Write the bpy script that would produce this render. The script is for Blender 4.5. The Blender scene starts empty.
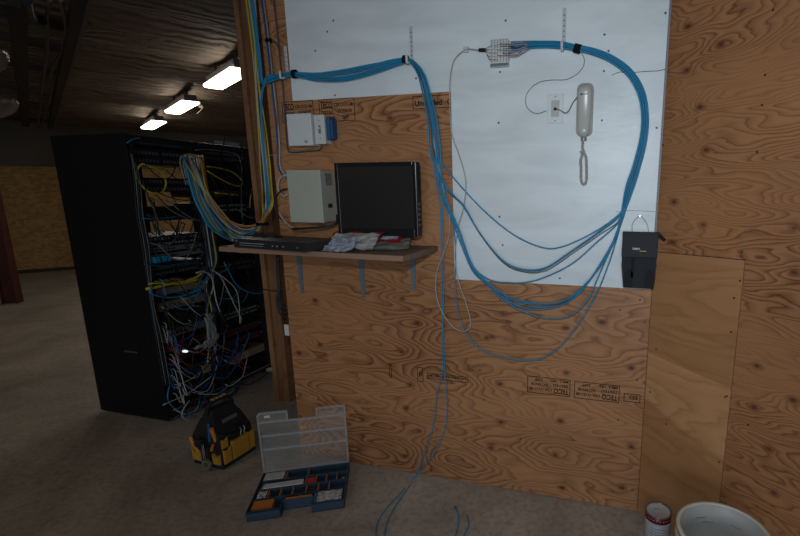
import bpy, bmesh, math, random
from mathutils import Vector, Matrix
random.seed(7)
S = bpy.context.scene
C = S.collection
# ------------------------------------------------------------------ camera
CAMH = 1.6
FPX, CX, CY = 460.0, 501.0, 285.0
def nrm(v): return Vector(v).normalized()
_down = nrm((501-CX, 2557-CY, FPX))
_r = -nrm((-1220-CX, 192-CY, FPX)); _r = (_r-_down*_r.dot(_down)).normalized()
_y = _down.cross(_r)
if _y.z < 0: _y = -_y
def ray(px, py):
    q = Vector((px-CX, py-CY, FPX))
    return Vector((_r.dot(q), _y.dot(q), -_down.dot(q)))
cam_d = bpy.data.cameras.new('camera'); cam = bpy.data.objects.new('camera', cam_d); C.objects.link(cam)
# camera axes in world: right = R col, up = -(image y), back = -forward
def col(i): return Vector((_r[i], _y[i], -_down[i]))
Xc, Yc, Zc = col(0), -col(1), -col(2)
Mx = Matrix(((Xc.x, Yc.x, Zc.x, 0), (Xc.y, Yc.y, Zc.y, 0), (Xc.z, Yc.z, Zc.z, CAMH), (0, 0, 0, 1)))
cam.matrix_world = Mx
cam_d.sensor_width = 36; cam_d.lens = FPX/800*36
cam_d.shift_x = (400-CX)/800; cam_d.shift_y = (CY-268)/800
cam_d.clip_start = .02
S.camera = cam
# ------------------------------------------------------------------ light
S.view_settings.view_transform = 'Standard'; S.view_settings.look = 'None'
S.view_settings.gamma = 1; S.view_settings.use_curve_mapping = False
S.view_settings.exposure = 0.0
w = bpy.data.worlds.new('world'); S.world = w; w.use_nodes = True
w.node_tree.nodes['Background'].inputs[0].default_value = (.75, .85, 1, 1)
w.node_tree.nodes['Background'].inputs[1].default_value = .02
def light(name, kind, loc, aim, energy, color, **kw):
    d = bpy.data.lights.new(name, kind); d.energy = energy; d.color = color
    for k, v in kw.items(): setattr(d, k, v)
    o = bpy.data.objects.new(name, d); C.objects.link(o); o.location = loc
    o.rotation_euler = (Vector(aim)-Vector(loc)).to_track_quat('-Z', 'Y').to_euler(); return o
light('camera_flash', 'SPOT', (-.05, -.02, 1.86), (-.15, 2.18, 1.42), 60, (.81, .92, 1.0), spot_size=math.radians(118), spot_blend=1.0, shadow_soft_size=.03)
light('doorway_daylight', 'AREA', (.6, -4.5, 1.25), (-.6, 2.2, 1.2), 75, (.72, .87, 1.0), shape='RECTANGLE', size=3.0, size_y=2.3)
light('added_fill_warm', 'AREA', (-3.2, -.2, 2.7), (-3.2, .3, 0), 7, (1.0, .80, .58), shape='RECTANGLE', size=1.2, size_y=.25)  # added out-of-frame warm fill for the left side, no fixture behind it
light('added_fill_far', 'AREA', (-7.2, 2.0, 2.7), (-7.4, 2.4, 0), 3, (1.0, .80, .55), shape='RECTANGLE', size=1.2, size_y=.25)  # second added fill, unseen, lifts the far left of the building
# ------------------------------------------------------------------ helpers
D = 2.183
def at_y(px, py, y): d = ray(px, py); return Vector((0, 0, CAMH))+d*(y/d.y)
def at_z(px, py, z=0.0): d = ray(px, py); return Vector((0, 0, CAMH))+d*((z-CAMH)/d.z)
def at_x(px, py, x): d = ray(px, py); return Vector((0, 0, CAMH))+d*(x/d.x)
def W(px, py, off=0.0): return at_y(px, py, D-off)
CORN = Vector((.127, D, 0)); AR = math.radians(38.5)
RU = Vector((math.cos(AR), -math.sin(AR), 0)); RN = Vector((-math.sin(AR), -math.cos(AR), 0))
def RW(px, py, off=0.0):
    d = ray(px, py); t = (CORN+RN*off-Vector((0, 0, CAMH))).dot(RN)/d.dot(RN); return Vector((0, 0, CAMH))+d*t

def empty(name, label, cat, loc=(0, 0, 0), rz=0, group=None):
    o = bpy.data.objects.new(name, None); C.objects.link(o); o.location = loc; o.rotation_euler = (0, 0, rz)
    o.empty_display_size = .05
    o['label'] = label; o['category'] = cat
    if group: o['group'] = group
    return o
def tag(o, label, cat, group=None, kind=None):
    o['label'] = label; o['category'] = cat
    if group: o['group'] = group
    if kind: o['kind'] = kind
    return o
def obj(name, bm, mat, parent=None, smooth=False, loc=None):
    me = bpy.data.meshes.new(name)
    bmesh.ops.recalc_face_normals(bm, faces=bm.faces)
    bm.to_mesh(me); bm.free()
    ms = mat if isinstance(mat, (list, tuple)) else [mat]
    for m_ in ms: me.materials.append(m_)
    if smooth:
        for p in me.polygons: p.use_smooth = True
    o = bpy.data.objects.new(name, me); C.objects.link(o)
    if parent: o.parent = parent
    if loc is not None: o.location = loc
    return o
def struct(name, bm, mat, parent=None):
    o = obj(name, bm, mat, parent); o['kind'] = 'structure'; return o
NB = bmesh.new
def box(bm, x0, x1, y0, y1, z0, z1, M=None, mi=0, bev=0):
    vs = [bm.verts.new((x, y, z)) for x in (x0, x1) for y in (y0, y1) for z in (z0, z1)]
    if M is not None:
        for v in vs: v.co = M @ v.co
    fs = []
    for q in ((0, 1, 3, 2), (4, 6, 7, 5), (0, 4, 5, 1), (2, 3, 7, 6), (0, 2, 6, 4), (1, 5, 7, 3)):
        f = bm.faces.new([vs[i] for i in q]); f.material_index = mi; fs.append(f)
    if bev:
        es = list({e for f in fs for e in f.edges})
        r = bmesh.ops.bevel(bm, geom=es, offset=bev, segments=2, affect='EDGES', profile=.5)
        for f in r['faces']: f.material_index = mi
    return bm
def prism(bm, poly, z0, z1, M=None, mi=0):
    n = len(poly)
    a = [bm.verts.new((p[0], p[1], z0)) for p in poly]; b = [bm.verts.new((p[0], p[1], z1)) for p in poly]
    if M is not None:
        for v in a+b: v.co = M @ v.co
    fs = [bm.faces.new(a[::-1]), bm.faces.new(b)]
    for i in range(n): fs.append(bm.faces.new((a[i], a[(i+1) % n], b[(i+1) % n], b[i])))
    for f in fs: f.material_index = mi
    return bm
def lathe(bm, prof, seg=32, M=None, mi=0):
    rings = []
    for r, z in prof:
        ring = [bm.verts.new((r*math.cos(2*math.pi*k/seg), r*math.sin(2*math.pi*k/seg), z)) for k in range(seg)]
        if M is not None:
            for v in ring: v.co = M @ v.co
        rings.append(ring)
    for a, b in zip(rings, rings[1:]):
        for k in range(seg):
            f = bm.faces.new((a[k], a[(k+1) % seg], b[(k+1) % seg], b[k])); f.material_index = mi
    return rings
def cyl(bm, p0, p1, r, seg=12, mi=0, r1=None):
    p0, p1 = Vector(p0), Vector(p1); ax = (p1-p0)
    q = ax.to_track_quat('Z', 'Y').to_matrix().to_4x4(); M = Matrix.Translation(p0) @ q
    rg = lathe(bm, [(r, 0), (r if r1 is None else r1, ax.length)], seg, M, mi)
    for rr in rg:
        f = bm.faces.new(rr); f.material_index = mi
    return bm
def spline(pts, step=.02, mx=14):
    pts = [Vector(p) for p in pts]
    if len(pts) < 3: return pts
    ext = [pts[0]*2-pts[1]]+pts+[pts[-1]*2-pts[-2]]
    out = []
    for i in range(1, len(ext)-2):
        p0, p1, p2, p3 = ext[i-1:i+3]
        n = max(2, min(mx, int((p2-p1).length/step)))
        for k in range(n):
            t = k/n
            out.append(.5*((2*p1)+(p2-p0)*t+(2*p0-5*p1+4*p2-p3)*t*t+(3*p1-p0-3*p2+p3)*t**3))
    out.append(pts[-1]); return out
def tube(bm, pts, r, seg=6, mi=0):
    pts = [p for i, p in enumerate(pts) if i == 0 or (p-pts[i-1]).length > 1e-5]
    rings = []; nrmv = None
    for i, p in enumerate(pts):
        t = (pts[min(i+1, len(pts)-1)]-pts[max(i-1, 0)]).normalized()
        if nrmv is None:
            nrmv = t.orthogonal().normalized()
        nrmv = (nrmv-t*nrmv.dot(t))
        if nrmv.length < 1e-6: nrmv = t.orthogonal()
        nrmv.normalize(); b = t.cross(nrmv)
        rings.append([bm.verts.new(p+(nrmv*math.cos(2*math.pi*k/seg)+b*math.sin(2*math.pi*k/seg))*r) for k in range(seg)])
    for a, b in zip(rings, rings[1:]):
        for k in range(seg):
            f = bm.faces.new((a[k], a[(k+1) % seg], b[(k+1) % seg], b[k])); f.material_index = mi
    bm.faces.new(rings[0][::-1]).material_index = mi; bm.faces.new(rings[-1]).material_index = mi
    return bm
def text_into(bm, s, size, M, ext=.0004, align='LEFT', mi=0, fit=None):
    cu = bpy.data.curves.new('t', 'FONT'); cu.body = s; cu.size = size; cu.extrude = ext; cu.offset = size*.022; cu.align_x = align
    o = bpy.data.objects.new('t', cu); C.objects.link(o)
    bpy.context.view_layer.update()
    me = bpy.data.meshes.new_from_object(o.evaluated_get(bpy.context.evaluated_depsgraph_get()))
    xs = [v.co.x for v in me.vertices]
    if fit and xs:
        k = fit/(max(xs)-min(xs))
        for v in me.vertices: v.co.x *= k
    me.transform(M)
    n0 = len(bm.faces)
    bm.from_mesh(me); bm.faces.ensure_lookup_table()
    for f in bm.faces[n0:]: f.material_index = mi
    bpy.data.objects.remove(o); bpy.data.curves.remove(cu); bpy.data.meshes.remove(me)
# ------------------------------------------------------------------ materials
def mat(name, col, rough=.6, metal=0, spec=.5, bump=0, bscale=60, vary=0, vscale=8, alpha=None, emit=None, es=0):
    m = bpy.data.materials.new(name); m.use_nodes = True; nt = m.node_tree; b = nt.nodes['Principled BSDF']
    b.inputs['Base Color'].default_value = (*col, 1); b.inputs['Roughness'].default_value = rough
    b.inputs['Metallic'].default_value = metal; b.inputs['Specular IOR Level'].default_value = spec
    if emit: b.inputs['Emission Color'].default_value = (*emit, 1); b.inputs['Emission Strength'].default_value = es
    tc = nt.nodes.new('ShaderNodeTexCoord')
    if vary:
        n = nt.nodes.new('ShaderNodeTexNoise'); n.inputs['Scale'].default_value = vscale; n.inputs['Detail'].default_value = 5
        nt.links.new(tc.outputs['Object'], n.inputs['Vector'])
        r = nt.nodes.new('ShaderNodeValToRGB')
        r.color_ramp.elements[0].position = .3; r.color_ramp.elements[1].position = .7
        r.color_ramp.elements[0].color = (*[c*(1-vary) for c in col], 1); r.color_ramp.elements[1].color = (*[min(1, c*(1+vary)) for c in col], 1)
        nt.links.new(n.outputs['Fac'], r.inputs[0]); nt.links.new(r.outputs[0], b.inputs['Base Color'])
    if bump:
        n = nt.nodes.new('ShaderNodeTexNoise'); n.inputs['Scale'].default_value = bscale
        nt.links.new(tc.outputs['Object'], n.inputs['Vector'])
        bp = nt.nodes.new('ShaderNodeBump'); bp.inputs['Strength'].default_value = bump; bp.inputs['Distance'].default_value = .01
        nt.links.new(n.outputs['Fac'], bp.inputs['Height']); nt.links.new(bp.outputs[0], b.inputs['Normal'])
    return m
def plywood(name, light_c, dark_c, knots, M=None, N=9, seed=0, sc=(1.0, 4.2), gloss=.42, nails=(), grain=1.0, amp=1.7, band=None):
    """rotary-cut veneer: contour lines of a stretched noise field, bent round listed knots (x,z in the object's own frame)"""
    m = bpy.data.materials.new(name); m.use_nodes = True; nt = m.node_tree; nd = nt.nodes; L = nt.links
    b = nd['Principled BSDF']; b.inputs['Roughness'].default_value = gloss; b.inputs['Specular IOR Level'].default_value = .35
    tc = nd.new('ShaderNodeTexCoord'); P = tc.outputs['Object']
    def mapv(s, off=0):
        mp = nd.new('ShaderNodeMapping'); mp.inputs['Scale'].default_value = s; mp.inputs['Location'].default_value = (seed*3.7+off, 0, seed*1.3+off); L.new(P, mp.inputs['Vector']); return mp.outputs[0]
    def noise(v, scale, det=2, rough=.5):
        n = nd.new('ShaderNodeTexNoise'); n.inputs['Scale'].default_value = scale; n.inputs['Detail'].default_value = det; n.inputs['Roughness'].default_value = rough; L.new(v, n.inputs['Vector']); return n.outputs['Fac']
    def math_(op, a, bb=None, c=None):
        n = nd.new('ShaderNodeMath'); n.operation = op
        for i, x in enumerate((a, bb, c)):
            if x is None: continue
            if isinstance(x, (int, float)): n.inputs[i].default_value = x
            else: L.new(x, n.inputs[i])
        return n.outputs[0]
    def mr(v, a, bb, c, d):
        n = nd.new('ShaderNodeMapRange'); L.new(v, n.inputs[0]); n.inputs[1].default_value = a; n.inputs[2].default_value = bb; n.inputs[3].default_value = c; n.inputs[4].default_value = d; return n.outputs[0]
    def mind(pts, s):
        cur = None
        mp = nd.new('ShaderNodeMapping'); mp.inputs['Scale'].default_value = s; L.new(P, mp.inputs['Vector'])
        for x, z in pts:
            v = nd.new('ShaderNodeVectorMath'); v.operation = 'DISTANCE'; L.new(mp.outputs[0], v.inputs[0]); v.inputs[1].default_value = (x*s[0], 0, z*s[2])
            cur = v.outputs['Value'] if cur is None else math_('MINIMUM', cur, v.outputs['Value'])
        return cur
    base = noise(mapv((sc[0], 1, sc[1])), 1.0, 2.5, .45)
    wob = noise(mapv((6, 1, 17), 5), 1.0, 4, .6)
    ph = math_('MULTIPLY', base, float(N))
    ph = math_('ADD', ph, math_('MULTIPLY', wob, .8))
    dk = None
    if knots:
        dm = mind(knots, (.75, .0, 1.25))
        dk = mind(knots, (.8, 0, 1.15))
        ph = math_('ADD', ph, math_('MULTIPLY', math_('EXPONENT', math_('MULTIPLY', dm, -11.0)), amp))
    fr = math_('FRACT', math_('MULTIPLY', ph, 1.6))
    line = mr(fr, .0, .24, 1, 0)                     # crisp late-wood edge that fades one way
    soft = mr(fr, .45, 1.0, 0, .5)
    ln = math_('MAXIMUM', line, soft)
    fade = mr(noise(mapv((1.3, 1, 3), 9), 1.0, 2), .35, .62, .35, 1.0)
    ln = math_('MULTIPLY', math_('MULTIPLY', ln, fade), grain)
    fib = mr(noise(mapv((6, 1, 260), 2), 1.0, 3), .3, .7, -.10, .10)
    blot = mr(noise(mapv((1.2, 1, 2.2), 17), 1.0, 3), .3, .7, -.22, .22)
    f = math_('ADD', math_('ADD', math_('MULTIPLY', ln, 1.05), fib), math_('ADD', blot, .06))
    mix = nd.new('ShaderNodeMix'); mix.data_type = 'RGBA'; mix.clamp_factor = True
    L.new(f, mix.inputs[0]); mix.inputs[6].default_value = (*light_c, 1); mix.inputs[7].default_value = (*dark_c, 1)
    outc = mix.outputs[2]
    if dk is not None:
        dkn = math_('ADD', dk, mr(wob, 0.2, .8, -.008, .008))
        for thr0, thr1, colr in ((.008, .026, (.17, .062, .026)), (.002, .011, (.06, .022, .012))):
            k = mr(dkn, thr0, thr1, .85, 0)
            mm = nd.new('ShaderNodeMix'); mm.data_type = 'RGBA'; L.new(k, mm.inputs[0]); L.new(outc, mm.inputs[6]); mm.inputs[7].default_value = (*colr, 1); outc = mm.outputs[2]
    if nails:
        kd = mind(nails, (1, 0, 1)); k = mr(kd, .003, .0055, 1, 0)
        mm = nd.new('ShaderNodeMix'); mm.data_type = 'RGBA'; L.new(k, mm.inputs[0]); L.new(outc, mm.inputs[6]); mm.inputs[7].default_value = (.02, .015, .012, 1); outc = mm.outputs[2]
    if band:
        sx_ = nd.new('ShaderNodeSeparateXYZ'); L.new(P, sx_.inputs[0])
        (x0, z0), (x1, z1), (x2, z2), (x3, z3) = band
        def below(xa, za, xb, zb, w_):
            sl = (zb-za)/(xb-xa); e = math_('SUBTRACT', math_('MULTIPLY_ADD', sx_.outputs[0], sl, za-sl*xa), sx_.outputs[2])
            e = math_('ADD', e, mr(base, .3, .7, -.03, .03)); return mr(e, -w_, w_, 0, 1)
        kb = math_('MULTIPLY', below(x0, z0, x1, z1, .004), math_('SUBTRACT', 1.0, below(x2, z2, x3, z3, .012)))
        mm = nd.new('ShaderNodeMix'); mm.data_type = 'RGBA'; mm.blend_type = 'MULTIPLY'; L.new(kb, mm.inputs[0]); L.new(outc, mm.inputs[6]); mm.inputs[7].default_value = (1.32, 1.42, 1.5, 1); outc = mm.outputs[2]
    L.new(outc, b.inputs['Base Color'])
    bp = nd.new('ShaderNodeBump'); bp.inputs['Strength'].default_value = .25; bp.inputs['Distance'].default_value = .003
    L.new(f, bp.inputs['Height']); L.new(bp.outputs[0], b.inputs['Normal'])
    L.new(mr(noise(mapv((7, 1, 9), 31), 1, 3), .3, .7, gloss-.08, gloss+.15), b.inputs['Roughness'])
    return m
M_black = mat('black_metal', (.012, .012, .014), .45)
M_blackp = mat('black_plastic', (.016, .016, .018), .5, bump=.1, bscale=300)
M_dev = mat('device_black', (.02, .02, .023), .42)
M_grey = mat('bracket_grey', (.17, .20, .23), .45, .3)
M_white = mat('white_plastic', (.62, .62, .60), .4, vary=.04)
M_encl = mat('enclosure_greige', (.42, .42, .35), .5, vary=.03, bump=.05, bscale=400)
M_steel = mat('steel', (.5, .5, .5), .35, .9)
M_blue = mat('cable_blue', (.018, .235, .42), .45)
M_blue2 = mat('cable_dark_blue', (.012, .075, .25), .45)
M_yel = mat('cable_yellow', (.58, .42, .025), .45)
M_wht = mat('cable_white', (.42, .42, .40), .5)
M_gry = mat('cable_grey', (.16, .17, .18), .5)
M_blk = mat('cable_black', (.014, .014, .015), .5)
M_org = mat('cable_orange', (.42, .18, .05), .5)
M_dgb = mat('cable_slate', (.04, .06, .10), .5)
M_tie = mat('velcro_black', (.01, .01, .01), .9)
M_ink = mat('stamp_ink', (.01, .006, .005), .8, spec=.2)
M_wood = plywood('stud_wood', (.26, .12, .055), (.16, .065, .03), (), N=5, seed=3, sc=(9, .5), gloss=.6)
M_case = mat('case_blue', (.025, .05, .085), .5, vary=.1)
M_orange = mat('divider_orange', (.55, .20, .03), .5)
M_red = mat('red_print', (.60, .02, .03), .4)
M_paper = mat('paper', (.78, .77, .75), .5, vary=.12, vscale=40)
M_bagy = mat('bag_yellow', (.46, .235, .018), .8, bump=.3, bscale=500, vary=.12, vscale=20)
M_bagb = mat('bag_black', (.010, .0095, .0095), .85, bump=.4, bscale=400, vary=.2, vscale=30)
# ------------------------------------------------------------------ structure
bm = NB(); box(bm, -16, 6, -6, 14, -.1, 0)
floor = struct('floor', bm, M_black)
mf = bpy.data.materials.new('concrete'); mf.use_nodes = True; nt = mf.node_tree; b = nt.nodes['Principled BSDF']; L = nt.links
tc = nt.nodes.new('ShaderNodeTexCoord')
n1 = nt.nodes.new('ShaderNodeTexNoise'); n1.inputs['Scale'].default_value = 1.6; n1.inputs['Detail'].default_value = 8; n1.inputs['Roughness'].default_value = .65; n1.inputs['Distortion'].default_value = .6
L.new(tc.outputs['Object'], n1.inputs['Vector'])
r1 = nt.nodes.new('ShaderNodeValToRGB'); r1.color_ramp.elements[0].position = .32; r1.color_ramp.elements[1].position = .68
r1.color_ramp.elements[0].color = (.27, .23, .19, 1); r1.color_ramp.elements[1].color = (.50, .43, .365, 1)
L.new(n1.outputs['Fac'], r1.inputs[0])
n2 = nt.nodes.new('ShaderNodeTexNoise'); n2.inputs['Scale'].default_value = 34; n2.inputs['Detail'].default_value = 4; L.new(tc.outputs['Object'], n2.inputs['Vector'])
r2 = nt.nodes.new('ShaderNodeValToRGB'); r2.color_ramp.elements[0].position = .30; r2.color_ramp.elements[0].color = (.72, .72, .72, 1); r2.color_ramp.elements[1].position = .55; r2.color_ramp.elements[1].color = (1, 1, 1, 1)
L.new(n2.outputs['Fac'], r2.inputs[0])
mx = nt.nodes.new('ShaderNodeMix'); mx.data_type = 'RGBA'; mx.blend_type = 'MULTIPLY'; mx.inputs[0].default_value = 1
L.new(r1.outputs[0], mx.inputs[6]); L.new(r2.outputs[0], mx.inputs[7]); L.new(mx.outputs[2], b.inputs['Base Color'])
b.inputs['Roughness'].default_value = .55
floor.data.materials.clear(); floor.data.materials.append(mf)

# ceiling: sprayed foam, rolls running across the building
CZ = 2.88
AC = math.radians(149.9)                       # the direction the lights run in
CU = Vector((math.cos(AC), math.sin(AC), 0)); CV = Vector((-CU.y, CU.x, 0))
bm = NB(); NXc, NYc = 210, 90
grid = []
from mathutils import noise as mn
for i in range(NXc+1):
    row = []
    for j in range(NYc+1):
        s = -8+24*i/NXc; t = -9+18*j/NYc
        roll = abs(math.sin(s*2.6+.35*mn.noise(Vector((s*.5, t*.7, 3)))))
        z = CZ+.075*(1-roll)-.05*abs(mn.noise(Vector((s*5, t*1.6, 0))))-.012*mn.noise(Vector((s*14, t*3.5, 5)))
        p = CU*s+CV*t; row.append(bm.verts.new((p.x, p.y, z+.03)))
    grid.append(row)
for i in range(NXc):
    for j in range(NYc): bm.faces.new((grid[i][j], grid[i+1][j], grid[i+1][j+1], grid[i][j+1]))
M_foam = mat('sprayed_foam', (.165, .12, .085), .75, vary=.25, vscale=3, bump=.8, bscale=14)
nt = M_foam.node_tree; L = nt.links; bp = [n for n in nt.nodes if n.type == 'BUMP'][0]; nz = [n for n in nt.nodes if n.type == 'TEX_NOISE'][-1]
wv = nt.nodes.new('ShaderNodeTexWave'); wv.inputs['Scale'].default_value = 2.6; wv.inputs['Distortion'].default_value = 5; wv.inputs['Detail'].default_value = 3; wv.inputs['Detail Scale'].default_value = 1.3
mpw = nt.nodes.new('ShaderNodeMapping'); mpw.inputs['Rotation'].default_value = (0, 0, -AC); tcw = nt.nodes.new('ShaderNodeTexCoord'); L.new(tcw.outputs['Object'], mpw.inputs['Vector']); L.new(mpw.outputs[0], wv.inputs['Vector'])
ad = nt.nodes.new('ShaderNodeMath'); ad.operation = 'MULTIPLY_ADD'; L.new(nz.outputs['Fac'], ad.inputs[0]); ad.inputs[1].default_value = .5; L.new(wv.outputs['Fac'], ad.inputs[2]); L.new(ad.outputs[0], bp.inputs['Height']); bp.inputs['Distance'].default_value = .03; bp.inputs['Strength'].default_value = .9
ceil = struct('ceiling', bm, M_foam)
for p in ceil.data.polygons: p.use_smooth = True

# far wall: OSB dado with a dull grey wall above it
Q0 = at_z(0, 275); Q1 = at_z(75, 269.5); FU = (Q1-Q0).normalized(); FN = Vector((FU.y, -FU.x, 0))
if FN.dot(-Q0) < 0: FN = -FN
def osb_mat(name, c0, c1):
    m = bpy.data.materials.new(name); m.use_nodes = True; nt = m.node_tree; b = nt.nodes['Principled BSDF']; L = nt.links
    tc = nt.nodes.new('ShaderNodeTexCoord'); v = nt.nodes.new('ShaderNodeTexVoronoi'); v.inputs['Scale'].default_value = 1
    mp = nt.nodes.new('ShaderNodeMapping'); mp.inputs['Scale'].default_value = (14, 14, 30); L.new(tc.outputs['Object'], mp.inputs['Vector']); L.new(mp.outputs[0], v.inputs['Vector'])
    r = nt.nodes.new('ShaderNodeValToRGB'); r.color_ramp.elements[0].color = (*c0, 1); r.color_ramp.elements[1].color = (*c1, 1)
    sp = nt.nodes.new('ShaderNodeSeparateColor'); L.new(v.outputs['Color'], sp.inputs[0]); L.new(sp.outputs[0], r.inputs[0]); L.new(r.outputs[0], b.inputs['Base Color'])
    b.inputs['Roughness'].default_value = .7; return m
Mf = Matrix.Translation(Q0) @ Matrix(((FU.x, -FN.x, 0, 0), (FU.y, -FN.y, 0, 0), (0, 0, 1, 0), (0, 0, 0, 1)))
bm = NB(); box(bm, -6, 12, 0, .06, 0, 2.09, Mf); struct('wall_far', bm, osb_mat('osb', (.34, .18, .05), (.55, .32, .11)))
bm = NB(); box(bm, -6, 12, .02, .09, 2.09, 3.05, Mf); struct('wall_far_upper', bm, mat('upper_wall_grey', (.14, .115, .09), .8, vary=.15, vscale=1.2))
bm = NB(); box(bm, -6, 12, -.012, .0, 0, .07, Mf); struct('baseboard_far', bm, mat('dark_sill', (.05, .035, .025), .8))

# wall with the plywood sheet
def pts2(lst): return [(W(x, y).x, W(x, y).z) for x, y in lst]
kn_main = pts2([(315, 300), (320, 345), (299, 353), (400, 260), (402, 299), (417, 323), (402, 352), (410, 385), (406, 408), (419, 431), (405, 456), (487, 338), (492, 337), (500, 384), (501, 422), (491, 448), (566, 373), (560, 421), (555, 455), (562, 488), (631, 368), (631, 447), (622, 488), (566, 328), (602, 322), (390, 118), (322, 408)])
nl_main = pts2([(480, 370), (521, 439), (484, 400), (618, 420), (292, 15), (637, 380), (640, 300), (632, 490), (530, 490), (400, 440), (500, 300), (561, 305), (620, 310)])
bm = NB(); box(bm, at_y(283, 259, D).x, CORN.x-.0035, D, D+.018, 0.003, CZ+.03)
wf = struct('wall_front', bm, plywood('plywood_front', (.46, .215, .095), (.14, .047, .018), kn_main, N=20, seed=1, sc=(1.1, 4.0), nails=nl_main))
bm = NB()
for i in range(8): box(bm, -1.87+.0+i*.28-(.0 if i else 0), -1.83+i*.28, D+.0185, D+.11, 0, CZ)
struct('wall_front_studs', bm, M_wood)

# wall on the right, angled towards the camera: three sheets
Mr = Matrix.Translation(CORN) @ Matrix(((RU.x, -RN.x, 0, 0), (RU.y, -RN.y, 0, 0), (0, 0, 1, 0), (0, 0, 0, 1)))
def rl(px, py):
    p = RW(px, py)-CORN; return (p.dot(RU), p.z)
zs = rl(657.5, 252)[1]; xs = rl(743.5, 276)[0]; zs2 = rl(744, 260)[1]
kn_r = [rl(*p) for p in [(721, 44), (687, 70), (700, 107), (706, 150), (703, 225), (674, 202), (672, 242), (794, 228), (794, 272), (757, 366), (793, 400), (754, 407), (769, 449), (774, 493), (688, 26)]]
nl_r = [rl(*p) for p in [(765, 75), (762, 105), (773, 10), (757, 152), (663, 145), (734, 298), (731, 332), (727, 396), (725, 397), (748, 425), (666, 424), (656, 349), (742, 252), (656, 266), (719, 462), (740, 281), (651, 297), (650, 392)]]
m_top = plywood('plywood_right_upper', (.40, .178, .075), (.125, .043, .017), kn_r, N=22, seed=5, sc=(1.3, 5.2), gloss=.5, nails=nl_r, amp=1.9)
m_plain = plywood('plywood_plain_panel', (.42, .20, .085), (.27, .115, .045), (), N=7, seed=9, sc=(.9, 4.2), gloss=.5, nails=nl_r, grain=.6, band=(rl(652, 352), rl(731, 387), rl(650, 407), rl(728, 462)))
wr_ = bpy.data.objects.new('wall_right', None); C.objects.link(wr_); wr_.matrix_world = Mr; wr_['kind'] = 'structure'
bm = NB(); prism(bm, [(0, zs+.0015), (xs+.0015, zs+.0015-(zs-zs2)), (xs+.0015, .003), (2.6, .003), (2.6, CZ+.03), (0, CZ+.03)], -.018, 0, Matrix(((1, 0, 0, 0), (0, 0, -1, 0), (0, 1, 0, 0), (0, 0, 0, 1)))); obj('plywood_sheet', bm, m_top, wr_)
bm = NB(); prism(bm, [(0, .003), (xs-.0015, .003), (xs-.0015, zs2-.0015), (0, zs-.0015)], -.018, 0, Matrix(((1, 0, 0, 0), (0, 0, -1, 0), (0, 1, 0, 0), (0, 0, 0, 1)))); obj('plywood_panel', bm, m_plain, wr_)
bm = NB(); box(bm, 0.02, 2.6, .0185, .03, 0, CZ); obj('backing', bm, M_black, wr_)
# pale grey flashing strip in the corner
bm = NB(); box(bm, CORN.x-.007, CORN.x, D-.016, D-.0005, W(655, 232).z-.02, CZ); struct('trim_1', bm, mat('flashing', (.22, .2, .24), .5))

# white-painted board (one L-shaped painted area)
def wz(px, py): p = W(px, py); return (p.x, p.z)
x_l, x_m, x_r = W(290, 60).x, W(452.5, 150).x, CORN.x-.008
z_up, z_lo = W(372, 96.5).z, W(560, 284.5).z
poly = [(x_l, z_up), (x_m, z_up), (x_m, z_lo), (x_r, z_lo), (x_r, CZ), (x_l, CZ)]
M_pw = bpy.data.materials.new('white_paint'); M_pw.use_nodes = True; nt = M_pw.node_tree; b = nt.nodes['Principled BSDF']; L = nt.links
tc = nt.nodes.new('ShaderNodeTexCoord'); mp = nt.nodes.new('ShaderNodeMapping'); mp.inputs['Scale'].default_value = (2.2, 1, 8); L.new(tc.outputs['Object'], mp.inputs['Vector'])
n1 = nt.nodes.new('ShaderNodeTexNoise'); n1.inputs['Scale'].default_value = 1; n1.inputs['Detail'].default_value = 3; n1.inputs['Distortion'].default_value = 1.2; L.new(mp.outputs[0], n1.inputs['Vector'])
r1 = nt.nodes.new('ShaderNodeValToRGB'); r1.color_ramp.elements[0].position = .35; r1.color_ramp.elements[1].position = .65
r1.color_ramp.elements[0].color = (.70, .73, .745, 1); r1.color_ramp.elements[1].color = (.80, .83, .845, 1); L.new(n1.outputs['Fac'], r1.inputs[0])
cur = None
mpn = nt.nodes.new('ShaderNodeMapping'); mpn.inputs['Scale'].default_value = (1, 0, 1); L.new(tc.outputs['Object'], mpn.inputs['Vector'])
for px_ in [(334, 21), (328, 32), (416.6, 78.7), (335.6, 95.5), (506, 21), (604.5, 35), (608.6, 51.4), (604, 71.4), (665.4, 13.6), (500.4, 72.3), (499, 123), (602, 120.6), (656.5, 128), (499.8, 216.7), (503, 245), (608, 253), (460, 285), (316, 51), (560, 278)]:
    q_ = W(*px_); v = nt.nodes.new('ShaderNodeVectorMath'); v.operation = 'DISTANCE'; L.new(mpn.outputs[0], v.inputs[0]); v.inputs[1].default_value = (q_.x, 0, q_.z)
    if cur is None: cur = v.outputs['Value']
    else:
        m2 = nt.nodes.new('ShaderNodeMath'); m2.operation = 'MINIMUM'; L.new(cur, m2.inputs[0]); L.new(v.outputs['Value'], m2.inputs[1]); cur = m2.outputs[0]
rr = nt.nodes.new('ShaderNodeMapRange'); L.new(cur, rr.inputs[0]); rr.inputs[1].default_value = .0035; rr.inputs[2].default_value = .006; rr.inputs[3].default_value = 1; rr.inputs[4].default_value = 0
mm = nt.nodes.new('ShaderNodeMix'); mm.data_type = 'RGBA'; L.new(rr.outputs[0], mm.inputs[0]); L.new(r1.outputs[0], mm.inputs[6]); mm.inputs[7].default_value = (.06, .06, .07, 1)
L.new(mm.outputs[2], b.inputs['Base Color']); b.inputs['Roughness'].default_value = .36; b.inputs['Specular IOR Level'].default_value = .4
mp2 = nt.nodes.new('ShaderNodeMapping'); mp2.inputs['Scale'].default_value = (26, 1, 50); L.new(tc.outputs['Object'], mp2.inputs['Vector'])
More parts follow.
